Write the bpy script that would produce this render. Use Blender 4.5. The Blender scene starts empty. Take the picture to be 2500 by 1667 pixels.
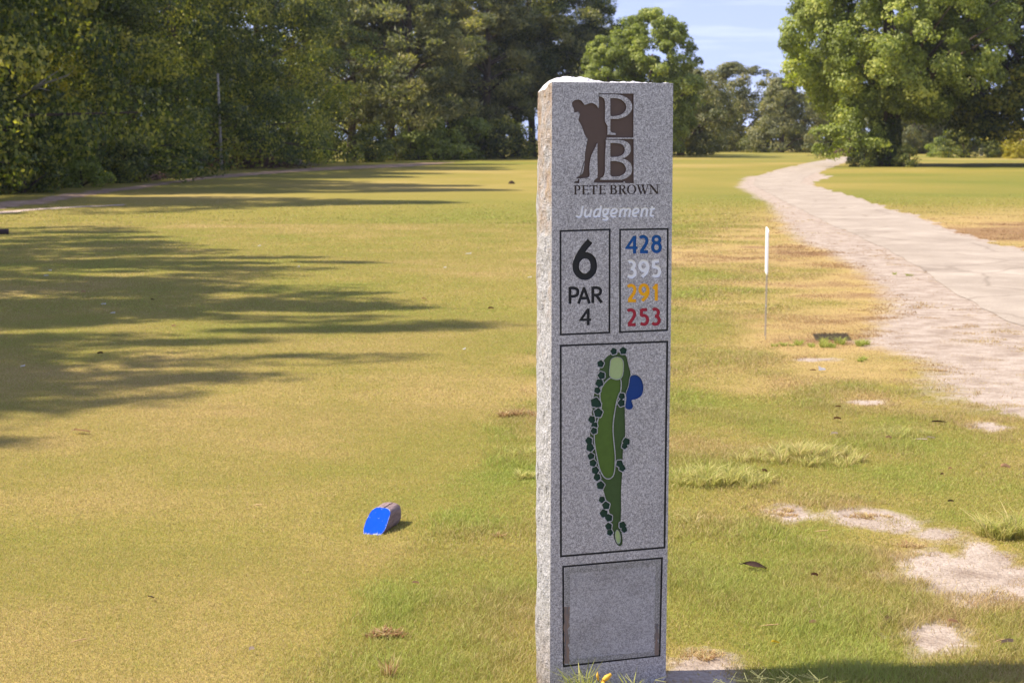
import bpy, math, random
import numpy as np
from mathutils import Vector, Matrix
from mathutils.geometry import delaunay_2d_cdt

scene = bpy.context.scene
COL = scene.collection

# ------------------------------------------------------------------ camera
FPX, CX, CY, HOR, CAMZ = 4000.0, 1250.0, 833.5, 333.0, 1.4
PITCH = math.atan((CY - HOR) / FPX)
cam_d = bpy.data.cameras.new('camera')
cam = bpy.data.objects.new('camera', cam_d)
COL.objects.link(cam)
cam.location = (0, 0, CAMZ)
cam.rotation_euler = (math.pi / 2 - PITCH, 0, 0)
cam_d.sensor_width = 36
cam_d.lens = 36 * FPX / 2500
cam_d.clip_start, cam_d.clip_end = 0.05, 4000
cam_d.dof.use_dof = True
cam_d.dof.focus_distance = 4.25
cam_d.dof.aperture_fstop = 12.0
scene.camera = cam

# ------------------------------------------------------------------ light
SUN_EL, SUN_STR, SKY_STR, EXPO = 52.0, 4.4, 0.15, 1.02
SHADOW_AZ = math.radians(3.0)            # direction shadows fall, from +X
scene.view_settings.view_transform = 'Standard'
scene.view_settings.look = 'None'
scene.view_settings.gamma = 1
scene.view_settings.exposure = EXPO
world = bpy.data.worlds.new('World')
scene.world = world
world.use_nodes = True
wt = world.node_tree
wt.nodes.clear()
W = wt.nodes.new
sky = W('ShaderNodeTexSky')
sky.sky_type = 'NISHITA'
sky.sun_disc = False
sky.sun_elevation = math.radians(SUN_EL)
sky.sun_rotation = math.pi / 2 - (SHADOW_AZ + math.pi)
sky.air_density, sky.dust_density, sky.ozone_density = 1.0, 0.15, 4.0
tc = W('ShaderNodeTexCoord')
mp = W('ShaderNodeMapping')
mp.inputs['Scale'].default_value = (2.2, 1.0, 26.0)
mp.inputs['Rotation'].default_value = (0, math.radians(7), 0)
ns = W('ShaderNodeTexNoise')
ns.inputs['Scale'].default_value = 3.2
ns.inputs['Detail'].default_value = 6
ns.inputs['Roughness'].default_value = 0.55
rp = W('ShaderNodeValToRGB')
rp.color_ramp.elements[0].position = 0.50
rp.color_ramp.elements[0].color = (0, 0, 0, 1)
rp.color_ramp.elements[1].position = 0.78
rp.color_ramp.elements[1].color = (0.30, 0.30, 0.30, 1)
mx = W('ShaderNodeMix')
mx.data_type = 'RGBA'
mx.inputs[7].default_value = (6.2, 6.3, 7.0, 1)
bg = W('ShaderNodeBackground')
bg.inputs['Strength'].default_value = SKY_STR
wo = W('ShaderNodeOutputWorld')
L = wt.links.new
lift = W('ShaderNodeVectorMath')
lift.operation = 'ADD'
lift.inputs[1].default_value = (0, 0, 0.32)
nrmz = W('ShaderNodeVectorMath')
nrmz.operation = 'NORMALIZE'
L(tc.outputs['Generated'], lift.inputs[0])
L(lift.outputs[0], nrmz.inputs[0])
L(nrmz.outputs[0], sky.inputs['Vector'])
L(tc.outputs['Generated'], mp.inputs['Vector'])
L(mp.outputs['Vector'], ns.inputs['Vector'])
L(ns.outputs['Fac'], rp.inputs['Fac'])
L(rp.outputs['Color'], mx.inputs[0])
hs = W('ShaderNodeHueSaturation')
hs.inputs['Saturation'].default_value = 0.80
L(sky.outputs['Color'], hs.inputs['Color'])
tn = W('ShaderNodeMix')
tn.data_type = 'RGBA'
tn.blend_type = 'MULTIPLY'
tn.inputs[0].default_value = 1
tn.inputs[7].default_value = (1.12, 0.95, 1.0, 1)
L(hs.outputs['Color'], tn.inputs[6])
L(tn.outputs[2], mx.inputs[6])
L(mx.outputs[2], bg.inputs['Color'])
L(bg.outputs['Background'], wo.inputs['Surface'])
sun_d = bpy.data.lights.new('sun', 'SUN')
sun_d.energy = SUN_STR
sun_d.angle = math.radians(0.55)
sun_d.color = (1.0, 0.90, 0.76)
sun = bpy.data.objects.new('sun', sun_d)
COL.objects.link(sun)
e = math.radians(SUN_EL)
sun.rotation_euler = Vector((math.cos(e) * math.cos(SHADOW_AZ), math.cos(e) * math.sin(SHADOW_AZ), -math.sin(e))).to_track_quat('-Z', 'Y').to_euler()
sun.location = (-30, 0, 40)

# ------------------------------------------------------------------ helpers
sp, cp = math.sin(PITCH), math.cos(PITCH)


def ray(px, py):
    a, b = (px - CX) / FPX, (py - CY) / FPX
    return np.array([a, cp - b * sp, -sp - b * cp])


def smooth(a, b, x):
    t = np.clip((np.asarray(x, float) - a) / (b - a), 0, 1)
    return t * t * (3 - 2 * t)


def terrain(x, y):
    x, y = np.asarray(x, float), np.asarray(y, float)
    drop = -0.13 * smooth(26.4, 27.1, y + 0.25 * np.sin(x * 0.5)) * (1 - smooth(0.6, 3.5, x - 0.02 * y))
    roll = 0.05 * np.sin(x * 0.11 + 1) * np.sin(y * 0.07) * smooth(30, 50, y)
    return drop + roll


def gp(px, py, zoff=0.0):
    d = ray(px, py)
    z = 0.0
    for _ in range(6):
        t = (z - CAMZ) / d[2]
        x, y = d[0] * t, d[1] * t
        z = float(terrain(x, y))
    return np.array([x, y, z + zoff])


def at(px, py, Y):
    d = ray(px, py)
    t = Y / d[1]
    return np.array([d[0] * t, Y, CAMZ + d[2] * t])


_pt = np.random.RandomState(5).rand(256, 256)


def vnoise(x, y, seed=0):
    x = np.asarray(x, float) + seed * 17.31
    y = np.asarray(y, float) + seed * 9.77
    xi, yi = np.floor(x).astype(int), np.floor(y).astype(int)
    fx, fy = x - xi, y - yi
    fx, fy = fx * fx * (3 - 2 * fx), fy * fy * (3 - 2 * fy)
    g = lambda i, j: _pt[(xi + i) % 256, (yi + j) % 256]
    return (g(0, 0) * (1 - fx) + g(1, 0) * fx) * (1 - fy) + (g(0, 1) * (1 - fx) + g(1, 1) * fx) * fy


def fbm(x, y, seed=0, oct=4):
    s, a, t = 0, 1.0, 0
    for o in range(oct):
        s = s + a * vnoise(np.asarray(x) * 2 ** o, np.asarray(y) * 2 ** o, seed + o * 3)
        t += a
        a *= 0.5
    return s / t


def inpoly(poly, x, y):
    p = np.asarray(poly, float)[:, :2]
    x, y = np.asarray(x, float), np.asarray(y, float)
    r = np.zeros(x.shape, bool)
    m = (x >= p[:, 0].min()) & (x <= p[:, 0].max()) & (y >= p[:, 1].min()) & (y <= p[:, 1].max())
    xs, ys = x[m], y[m]
    c = np.zeros(xs.shape, bool)
    for (x0, y0), (x1, y1) in zip(p, np.roll(p, -1, 0)):
        if y0 == y1:
            continue
        h = (y0 > ys) != (y1 > ys)
        c ^= h & (xs < (x1 - x0) * (ys - y0) / (y1 - y0) + x0)
    r[m] = c
    return r


def tag(o, label=None, cat=None, group=None, kind=None):
    if label: o['label'] = label
    if cat: o['category'] = cat
    if group: o['group'] = group
    if kind: o['kind'] = kind
    return o


def empty(name, loc=(0, 0, 0), rz=0.0):
    o = bpy.data.objects.new(name, None)
    o.empty_display_size = 0.1
    o.location = loc
    o.rotation_euler = (0, 0, rz)
    COL.objects.link(o)
    return o


def link(name, me, parent=None, loc=None):
    o = bpy.data.objects.new(name, me)
    COL.objects.link(o)
    if parent: o.parent = parent
    if loc is not None: o.location = loc
    return o


def copy_tree(o, parent=None):
    c = o.copy()
    COL.objects.link(c)
    c.parent = parent
    for ch in o.children:
        copy_tree(ch, c)
    return c


def npmesh(name, verts, faces, mats, attrs=None, matidx=None, smooth_sh=False):
    """faces: list of (n x k) int arrays"""
    me = bpy.data.meshes.new(name)
    verts = np.asarray(verts, np.float32)
    me.vertices.add(len(verts))
    me.vertices.foreach_set('co', verts.ravel())
    faces = [np.asarray(f, np.int32) for f in faces if len(f)]
    nl = sum(f.size for f in faces)
    nf = sum(len(f) for f in faces)
    me.loops.add(nl)
    me.loops.foreach_set('vertex_index', np.concatenate([f.ravel() for f in faces]))
    me.polygons.add(nf)
    tot = np.concatenate([np.full(len(f), f.shape[1]) for f in faces])
    st = np.concatenate([[0], np.cumsum(tot)[:-1]])
    me.polygons.foreach_set('loop_start', st.astype(np.int32))
    if matidx is not None:
        me.polygons.foreach_set('material_index', np.asarray(matidx, np.int32))
    me.polygons.foreach_set('use_smooth', np.full(nf, bool(smooth_sh)))
    for m in (mats if isinstance(mats, (list, tuple)) else [mats]):
        me.materials.append(m)
    me.update(calc_edges=True)
    for k, v in (attrs or {}).items():
        a = me.attributes.new(k, 'FLOAT', 'POINT')
        a.data.foreach_set('value', np.asarray(v, np.float32))
    return me


class MB:
    """collects simple solids into one mesh"""
    def __init__(s):
        s.v, s.f = [], []

    def add(s, vs, fs):
        b = len(s.v)
        s.v += [tuple(map(float, p)) for p in vs]
        s.f += [tuple(i + b for i in f) for f in fs]

    def tube(s, pts, radii, n=7, cap=True, jit=0.0, rng=None):
        pts = [Vector(p) for p in pts]
        rings = []
        for i, p in enumerate(pts):
            d = (pts[min(i + 1, len(pts) - 1)] - pts[max(i - 1, 0)]).normalized()
            a = d.orthogonal().normalized() if i == 0 else (rings[-1][1] - d * rings[-1][1].dot(d)).normalized()
            b = d.cross(a)
            rings.append((p, a, b, radii[i] if hasattr(radii, '__len__') else radii))
        vs, fs = [], []
        for p, a, b, r in rings:
            for k in range(n):
                t = 2 * math.pi * k / n
                rr = r * (1 + (rng.uniform(-jit, jit) if rng else 0))
                vs.append(p + a * math.cos(t) * rr + b * math.sin(t) * rr)
        for i in range(len(rings) - 1):
            for k in range(n):
                fs.append((i * n + k, i * n + (k + 1) % n, (i + 1) * n + (k + 1) % n, (i + 1) * n + k))
        if cap:
            fs.append(tuple(range(n))[::-1])
            fs.append(tuple((len(rings) - 1) * n + k for k in range(n)))
        s.add(vs, fs)

    def box(s, c, d):
        x, y, z = c; a, b, h = d[0] / 2, d[1] / 2, d[2] / 2
        vs = [(x + i * a, y + j * b, z + k * h) for k in (-1, 1) for j in (-1, 1) for i in (-1, 1)]
        s.add(vs, [(0, 2, 3, 1), (4, 5, 7, 6), (0, 1, 5, 4), (2, 6, 7, 3), (0, 4, 6, 2), (1, 3, 7, 5)])

    def mesh(s, name, mat, smooth_sh=False):
        me = bpy.data.meshes.new(name)
        me.from_pydata(s.v, [], s.f)
        for m in (mat if isinstance(mat, (list, tuple)) else [mat]): me.materials.append(m)
        me.polygons.foreach_set('use_smooth', [bool(smooth_sh)] * len(me.polygons))
        me.update()
        return me

    def build(s, name, mat, parent=None, smooth_sh=False, loc=None):
        return link(name, s.mesh(name, mat, smooth_sh), parent, loc)


# ------------------------------------------------------------------ materials
class NT:
    def __init__(s, name):
        s.m = bpy.data.materials.new(name)
        s.m.use_nodes = True
        s.t = s.m.node_tree
        s.t.nodes.clear()
        s.out = s.n('ShaderNodeOutputMaterial')

    def n(s, k, **kw):
        n = s.t.nodes.new(k)
        for a, b in kw.items():
            if a in n.inputs: n.inputs[a].default_value = b
            else: setattr(n, a, b)
        return n

    def l(s, a, b): s.t.links.new(a, b)

    def noise(s, scale, detail=4, rough=0.55, vec=None, dist=0.0):
        n = s.n('ShaderNodeTexNoise', Scale=scale, Detail=detail, Roughness=rough, Distortion=dist)
        if vec is not None: s.l(vec, n.inputs['Vector'])
        return n.outputs['Fac']

    def ramp(s, fac, stops, interp='LINEAR'):
        r = s.n('ShaderNodeValToRGB')
        r.color_ramp.interpolation = interp
        el = r.color_ramp.elements
        while len(el) < len(stops): el.new(0.5)
        for e_, (p, c) in zip(el, stops):
            e_.position = p
            e_.color = (*c, 1) if len(c) == 3 else (c[0],) * 3 + (1,)
        s.l(fac, r.inputs['Fac'])
        return r.outputs['Color']

    def mix(s, fac, a, b, mode='MIX'):
        m = s.n('ShaderNodeMix', data_type='RGBA', blend_type=mode)
        for i, v in ((0, fac), (6, a), (7, b)):
            if hasattr(v, 'links') or hasattr(v, 'is_linked'): s.l(v, m.inputs[i])
            elif i == 0: m.inputs[0].default_value = v
            else: m.inputs[i].default_value = (*v, 1)
        return m.outputs[2]

    def math(s, op, a, b=None, clamp=False):
        m = s.n('ShaderNodeMath', operation=op, use_clamp=clamp)
        for i, v in ((0, a), (1, b)):
            if v is None: continue
            if hasattr(v, 'is_linked'): s.l(v, m.inputs[i])
            else: m.inputs[i].default_value = v
        return m.outputs[0]

    def attr(s, name): return s.n('ShaderNodeAttribute', attribute_name=name).outputs['Fac']

    def pos(s): return s.n('ShaderNodeNewGeometry').outputs['Position']

    def obj(s): return s.n('ShaderNodeTexCoord').outputs['Object']

    def mapv(s, v, sc):
        m = s.n('ShaderNodeMapping')
        m.inputs['Scale'].default_value = sc
        s.l(v, m.inputs['Vector'])
        return m.outputs['Vector']

    def bump(s, h, strength=0.5, dist=0.01):
        b = s.n('ShaderNodeBump', Strength=strength, Distance=dist)
        s.l(h, b.inputs['Height'])
        return b.outputs['Normal']

    def principled(s, col, rough=0.7, spec=0.3, normal=None):
        p = s.n('ShaderNodeBsdfPrincipled')
        if hasattr(col, 'is_linked'): s.l(col, p.inputs['Base Color'])
        else: p.inputs['Base Color'].default_value = (*col, 1)
        if hasattr(rough, 'is_linked'): s.l(rough, p.inputs['Roughness'])
        else: p.inputs['Roughness'].default_value = rough
        p.inputs['Specular IOR Level'].default_value = spec
        if normal is not None: s.l(normal, p.inputs['Normal'])
        s.l(p.outputs[0], s.out.inputs['Surface'])
        return p

    def leafy(s, col, trans=0.35, tcol=None, rough=0.55, spec=0.25):
        p = s.n('ShaderNodeBsdfPrincipled')
        s.l(col, p.inputs['Base Color'])
        p.inputs['Roughness'].default_value = rough
        p.inputs['Specular IOR Level'].default_value = spec
        t = s.n('ShaderNodeBsdfTranslucent')
        s.l(tcol if tcol is not None else col, t.inputs['Color'])
        m = s.n('ShaderNodeMixShader')
        m.inputs[0].default_value = trans
        s.l(p.outputs[0], m.inputs[1]); s.l(t.outputs[0], m.inputs[2])
        s.l(m.outputs[0], s.out.inputs['Surface'])


def simple(name, col, rough=0.6, spec=0.3, var=0.15, scale=60):
    t = NT(name)
    f = t.noise(scale, 4, 0.6, t.obj())
    c = t.mix(f, tuple(v * (1 - var) for v in col), tuple(min(1, v * (1 + var)) for v in col))
    t.principled(c, rough, spec)
    return t.m


def granite(name, tones, stain=0.0, bump=0.0, smear=False):
    t = NT(name)
    o = t.obj()
    a = t.noise(330, 2, 0.7, o)
    b = t.noise(150, 3, 0.7, o)
    g = t.math('ADD', t.math('MULTIPLY', a, 0.62), t.math('MULTIPLY', b, 0.38))
    c = t.ramp(g, [(0.34, tones[0]), (0.47, tones[1]), (0.54, tones[2]), (0.66, tones[3])])
    big = t.noise(5, 4, 0.6, o)
    c = t.mix(1.0, c, t.ramp(big, [(0.3, (0.92, 0.92, 0.925)), (0.7, (1.04, 1.035, 1.04))]), 'MULTIPLY')
    if smear:
        c = t.mix(t.ramp(t.noise(4.5, 4, 0.6, t.mapv(o, (1, 1, 1.6))), [(0.42, (0,)), (0.62, (1,))]), c, t.mix(1.0, c, (0.80, 0.79, 0.775), 'MULTIPLY'))
    nrm = None
    if stain:
        sep = t.n('ShaderNodeSeparateXYZ'); t.l(o, sep.inputs[0])
        hz = t.n('ShaderNodeMapRange'); hz.inputs[1].default_value = 0.55; hz.inputs[2].default_value = 1.5
        t.l(sep.outputs['Z'], hz.inputs[0])
        sm = t.noise(22, 6, 0.68, t.mapv(o, (1, 1, 0.6)))
        f = t.math('MULTIPLY', t.math('SUBTRACT', t.math('ADD', sm, t.math('MULTIPLY', hz.outputs[0], 0.34)), 0.66), 4.5, True)
        c = t.mix(t.math('MULTIPLY', f, stain), c, t.ramp(t.noise(60, 3, 0.6, o), [(0.3, (0.30, 0.15, 0.05)), (0.7, (0.52, 0.33, 0.13))]))
        cr = t.noise(46, 5, 0.7, t.mapv(o, (1.6, 1.6, 0.25)), 0.8)
        ck = t.ramp(cr, [(0.315, (0.10, 0.09, 0.08)), (0.365, (1, 1, 1))])
        c = t.mix(0.85, c, ck, 'MULTIPLY')
        low = t.n('ShaderNodeMapRange'); low.inputs[1].default_value = 0.26; low.inputs[2].default_value = 0.02
        t.l(sep.outputs['Z'], low.inputs[0])
        c = t.mix(t.math('MULTIPLY', low.outputs[0], t.noise(30, 4, 0.6, o)), c, (0.24, 0.16, 0.09))
    if bump:
        h = t.math('ADD', t.noise(60, 8, 0.75, o), t.math('MULTIPLY', t.noise(220, 3, 0.6, o), 0.3))
        nrm = t.bump(h, bump, 0.02)
    t.principled(c, 0.62, 0.35, nrm)
    return t.m


M = {}
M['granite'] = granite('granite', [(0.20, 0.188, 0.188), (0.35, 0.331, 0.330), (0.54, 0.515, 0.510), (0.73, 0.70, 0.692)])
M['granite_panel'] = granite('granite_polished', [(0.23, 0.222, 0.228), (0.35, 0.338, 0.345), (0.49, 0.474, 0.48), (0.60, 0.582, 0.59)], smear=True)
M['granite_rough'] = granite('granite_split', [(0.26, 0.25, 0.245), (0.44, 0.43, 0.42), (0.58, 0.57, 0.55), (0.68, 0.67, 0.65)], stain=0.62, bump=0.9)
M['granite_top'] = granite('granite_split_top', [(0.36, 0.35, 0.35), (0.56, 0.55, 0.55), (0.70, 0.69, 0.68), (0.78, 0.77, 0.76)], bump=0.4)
M['granite_border'] = granite('granite_border', [(0.15, 0.145, 0.14), (0.255, 0.246, 0.238), (0.375, 0.363, 0.35), (0.50, 0.482, 0.465)])
M['ridge'] = granite('granite_ridge', [(0.26, 0.26, 0.27), (0.36, 0.36, 0.37), (0.46, 0.46, 0.47), (0.56, 0.56, 0.57)])


def paint(name, col, var=0.10): return simple(name, col, 0.55, 0.35, var, 90)


M['brown'] = paint('paint_brown', (0.105, 0.068, 0.053))
M['brown_dark'] = paint('paint_brown_dark', (0.055, 0.036, 0.030))
M['black'] = paint('paint_black', (0.016, 0.016, 0.019))
M['white'] = paint('paint_white', (0.84, 0.84, 0.86))
M['blue'] = paint('paint_blue', (0.002, 0.085, 0.30))
M['yellow'] = paint('paint_yellow', (0.90, 0.46, 0.006))
M['red'] = paint('paint_red', (0.40, 0.022, 0.045))
M['map_rough'] = paint('paint_rough', (0.048, 0.092, 0.026), 0.2)
M['map_fairway'] = paint('paint_fairway', (0.080, 0.145, 0.022), 0.2)
M['map_green'] = paint('paint_green', (0.38, 0.48, 0.22))
M['map_tree'] = paint('paint_tree', (0.008, 0.042, 0.026))
M['map_water'] = paint('paint_water', (0.002, 0.040, 0.21))

# ground cover colours (linear albedo)
GREEN, OLIVE, STRAW, BROWNT = (0.375, 0.435, 0.082), (0.385, 0.335, 0.094), (0.58, 0.435, 0.22), (0.33, 0.19, 0.085)
t = NT('grass_blade')
dry = t.attr('dry')
c = t.ramp(dry, [(0.0, GREEN), (0.38, OLIVE), (0.75, STRAW), (1.0, BROWNT)])
t.leafy(c, 0.40, None, 0.5, 0.3)
M['grass'] = t.m
t = NT('long_grass')
c = t.ramp(t.attr('dry'), [(0.0, (0.38, 0.43, 0.085)), (0.4, (0.56, 0.52, 0.17)), (0.75, (0.70, 0.55, 0.27)), (1.0, (0.36, 0.19, 0.09))])
t.leafy(c, 0.5, None, 0.5, 0.3)
M['long_grass'] = t.m

t = NT('turf_ground')
dry = t.attr('dry')
p = t.pos()
n1 = t.noise(9, 6, 0.7, p)
n2 = t.noise(70, 3, 0.7, p)
d2 = t.math('ADD', dry, t.math('MULTIPLY', t.math('SUBTRACT', t.math('ADD', t.math('MULTIPLY', n1, 0.5), t.math('MULTIPLY', n2, 0.5)), 0.5), 0.9), True)
c = t.ramp(d2, [(0.0, (0.145, 0.160, 0.026)), (0.38, (0.25, 0.205, 0.045)), (0.75, (0.42, 0.30, 0.115)), (1.0, (0.25, 0.15, 0.075))])
bn = t.math('ADD', t.math('MULTIPLY', t.noise(7, 7, 0.72, p), 0.9), t.math('MULTIPLY', t.noise(40, 4, 0.7, p), 0.35))
bf = t.math('MULTIPLY', t.math('SUBTRACT', t.math('ADD', t.attr('bare'), t.math('SUBTRACT', bn, 0.62)), 0.42), 3.2, True)
soil = t.ramp(t.noise(5, 8, 0.68, p), [(0.33, (0.265, 0.205, 0.155)), (0.5, (0.39, 0.32, 0.255)), (0.66, (0.48, 0.405, 0.335))])
soil = t.mix(1.0, soil, t.ramp(t.noise(60, 5, 0.7, p), [(0.3, (0.7, 0.66, 0.62)), (0.55, (1.02, 1.02, 1.02)), (0.75, (1.15, 1.15, 1.15))]), 'MULTIPLY')
c = t.mix(bf, c, soil)
t.principled(c, 0.85, 0.1, t.bump(t.math('ADD', n2, n1), 0.5, 0.03))
M['ground'] = t.m


def dirt(name, cols, scale=1.0, bump=0.5):
    t = NT(name)
    p = t.pos()
    a = t.noise(5 * scale, 8, 0.68, p)
    b = t.noise(55 * scale, 5, 0.7, p)
    c = t.ramp(a, [(0.33, cols[0]), (0.5, cols[1]), (0.66, cols[2])])
    c = t.mix(1.0, c, t.ramp(b, [(0.3, (0.72, 0.70, 0.68)), (0.55, (1.05, 1.05, 1.05)), (0.75, (1.2, 1.2, 1.2))]), 'MULTIPLY')
    v = t.n('ShaderNodeTexVoronoi', Scale=38 * scale)
    t.l(p, v.inputs['Vector'])
    sp_ = t.ramp(v.outputs['Distance'], [(0.06, (0.45, 0.36, 0.28)), (0.11, (1, 1, 1))])
    c = t.mix(0.55, c, sp_, 'MULTIPLY')
    t.principled(c, 0.9, 0.15, t.bump(t.math('ADD', a, t.math('MULTIPLY', b, 0.4)), bump, 0.03))
    return t.m


M['sand'] = dirt('sandy_soil', [(0.35, 0.25, 0.175), (0.47, 0.365, 0.28), (0.56, 0.46, 0.37)])
M['soil'] = dirt('bare_clay', [(0.30, 0.215, 0.165), (0.43, 0.34, 0.275), (0.53, 0.445, 0.38)], 1.6)
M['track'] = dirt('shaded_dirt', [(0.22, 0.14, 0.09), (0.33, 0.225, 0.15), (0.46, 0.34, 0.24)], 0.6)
t = NT('worn_asphalt')
p = t.pos()
a = t.noise(1.1, 8, 0.62, p)
b = t.noise(110, 3, 0.7, p)
c = t.ramp(a, [(0.3, (0.285, 0.236, 0.184)), (0.55, (0.38, 0.322, 0.256)), (0.72, (0.46, 0.396, 0.32))])
c = t.mix(1.0, c, t.ramp(b, [(0.3, (0.7, 0.7, 0.7)), (0.52, (1, 1, 1)), (0.72, (1.25, 1.22, 1.2))]), 'MULTIPLY')
cr = t.n('ShaderNodeTexVoronoi', Scale=0.8, feature='DISTANCE_TO_EDGE')
ww = t.n('ShaderNodeMixRGB')
nz = t.n('ShaderNodeTexNoise', Scale=1.5, Detail=5)
t.l(p, nz.inputs['Vector']); ww.inputs[0].default_value = 0.25
t.l(p, ww.inputs[1]); t.l(nz.outputs['Color'], ww.inputs[2])
t.l(ww.outputs[0], cr.inputs['Vector'])
c = t.mix(0.35, c, t.ramp(cr.outputs['Distance'], [(0.004, (0.35, 0.3, 0.27)), (0.02, (1, 1, 1))]), 'MULTIPLY')
t.principled(c, 0.9, 0.15, t.bump(b, 0.5, 0.01))
M['asphalt'] = t.m


def leafmat(name, dark, mid, light, trans=0.35, tm=(1.5, 1.6, 0.5)):
    t = NT(name)
    f = t.attr('tint')
    c = t.ramp(f, [(0.0, dark), (0.5, mid), (1.0, light)])
    tcol = t.mix(1.0, c, tm, 'MULTIPLY')
    t.leafy(c, trans, tcol, 0.5, 0.35)
    return t.m


M['leaf_dark'] = leafmat('leaf_oak', (0.042, 0.064, 0.018), (0.150, 0.185, 0.042), (0.56, 0.50, 0.10), 0.44)
M['leaf_olive'] = leafmat('leaf_olive', (0.050, 0.070, 0.021), (0.172, 0.198, 0.046), (0.54, 0.48, 0.10), 0.44)
M['leaf_pine'] = leafmat('needles', (0.085, 0.100, 0.053), (0.26, 0.26, 0.122), (0.52, 0.45, 0.195), 0.42)
M['leaf_bright'] = leafmat('leaf_gum', (0.125, 0.15, 0.028), (0.265, 0.315, 0.066), (0.50, 0.50, 0.12), 0.42)
M['leaf_far'] = leafmat('leaf_far', (0.10, 0.115, 0.045), (0.19, 0.188, 0.070), (0.31, 0.27, 0.095), 0.34)
M['leaf_yellow'] = leafmat('leaf_yellow', (0.20, 0.19, 0.02), (0.38, 0.32, 0.02), (0.50, 0.40, 0.03), 0.35)
t = NT('bark')
o = t.obj()
c = t.ramp(t.noise(6, 6, 0.7, t.mapv(o, (3, 3, 0.7))), [(0.3, (0.05, 0.038, 0.030)), (0.7, (0.17, 0.125, 0.095))])
t.principled(c, 0.9, 0.1, t.bump(t.noise(12, 6, 0.7, t.mapv(o, (3, 3, 0.5))), 0.6, 0.05))
M['bark'] = t.m
M['wood_grey'] = simple('weathered_pole', (0.42, 0.38, 0.34), 0.8, 0.2, 0.3, 8)

# ------------------------------------------------------------------ granite tee sign
TH = 0.330
P0 = at(1345, 1667, 1.0)
_d = ray(1342.5, 1700)
P0 = np.array([0, 0, CAMZ]) + _d * (-CAMZ / _d[2])          # front left foot of the stone
E1 = np.array([math.cos(TH), math.sin(TH), 0.0])
NF = np.array([math.sin(TH), -math.cos(TH), 0.0])           # outward normal of the face
THK = 0.104


def face(px, py):
    d = ray(px, py)
    t = ((P0 - np.array([0, 0, CAMZ])) @ NF) / (d @ NF)
    P = np.array([0, 0, CAMZ]) + d * t
    return (P - P0) @ E1, P[2]


def cat_rom(pts, n=6, closed=False):
    p = [np.array(q, float) for q in pts]
    out = []
    N = len(p)
    rng = range(N if closed else N - 1)
    for i in rng:
        if closed: a, b, c_, d = p[(i - 1) % N], p[i], p[(i + 1) % N], p[(i + 2) % N]
        else: a, b, c_, d = p[max(i - 1, 0)], p[i], p[i + 1], p[min(i + 2, N - 1)]
        for k in range(n):
            t_ = k / n
            out.append(0.5 * (2 * b + (c_ - a) * t_ + (2 * a - 5 * b + 4 * c_ - d) * t_ ** 2 + (3 * b - a - 3 * c_ + d) * t_ ** 3))
    if not closed: out.append(p[-1])
    return out


def stroke(pts, w, closed=False):
    """outline loops (list of loops, even-odd) of a stroked polyline"""
    p = [np.array(q, float) for q in pts]
    N = len(p)
    l, r = [], []
    for i in range(N):
        if closed: a, b = p[(i - 1) % N], p[(i + 1) % N]
        else: a, b = p[max(i - 1, 0)], p[min(i + 1, N - 1)]
        d = b - a
        d = d / max(1e-9, np.hypot(*d))
        nrm = np.array([-d[1], d[0]]) * w / 2
        l.append(p[i] + nrm); r.append(p[i] - nrm)
    if closed: return [l, r]
    return [l + r[::-1]]


def sparts(pts, w):
    p = list(pts)
    if len(p) < 8: return [stroke(p, w)]
    full_l, full_r = [], []
    out = []
    for i in range(0, len(p) - 1, 4):
        lo, hi = max(0, i - 1), min(len(p), i + 7)
        q = stroke(p[lo:hi], w)[0]
        out.append([q])
        if hi == len(p): break
    return out


def ell(cx, cy, rx, ry, n=26, a0=0.0, rot=0.0):
    c_, s_ = math.cos(rot), math.sin(rot)
    return [(cx + rx * math.cos(a0 + 2 * math.pi * k / n) * c_ - ry * math.sin(a0 + 2 * math.pi * k / n) * s_,
             cy + rx * math.cos(a0 + 2 * math.pi * k / n) * s_ + ry * math.sin(a0 + 2 * math.pi * k / n) * c_) for k in range(n)]


def rect(x0, y0, x1, y1): return [(x0, y0), (x1, y0), (x1, y1), (x0, y1)]


# a layer: (region name, list of parts); a part is a list of loops combined even-odd; parts are united
LAYERS = []


def layer(region, parts, f):
    LAYERS.append((region, [[[f(*q) for q in lp] for lp in pt] for pt in parts]))


def frame(s, ox, oy): return lambda x, y: (ox + x * s, oy + y * s)


# emblem -------------------------------------------------------------------
z1 = frame(400 / 1742, 1280, 180)
golfer = [(505, 322), (513, 300), (540, 281), (580, 278), (610, 290), (626, 316), (642, 336), (672, 324), (702, 314), (738, 318), (766, 336), (788, 368),
          (800, 330), (860, 330), (858, 505), (884, 558), (882, 650), (872, 720), (858, 900), (852, 1050), (836, 1100), (806, 1130), (808, 1160), (735, 1160), (744, 1132), (776, 1108),
          (780, 1060), (778, 1000), (777, 735), (756, 782), (722, 850), (703, 905), (690, 1000), (690, 1040), (697, 1062), (694, 1095), (676, 1106), (620, 1114), (562, 1118), (555, 1106),
          (598, 1082), (622, 1060), (632, 1020), (640, 960), (645, 850), (656, 780), (673, 695), (640, 650), (612, 562), (575, 500), (590, 432), (576, 408), (530, 415), (529, 386), (513, 350)]
layer('emblem', [[golfer], [[(790, 212), (1163, 214), (1160, 682), (876, 682), (800, 500)]], [[(868, 696), (1163, 696), (1163, 1166), (1078, 1166), (1060, 1142), (1044, 1162), (760, 1162), (850, 1060)]],
                 *[[q] for q in stroke([(638, 935), (594, 1085)], 7)], [[(574, 1120), (584, 1122), (583, 1166), (530, 1166), (534, 1148), (570, 1142)]]], z1)
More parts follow.
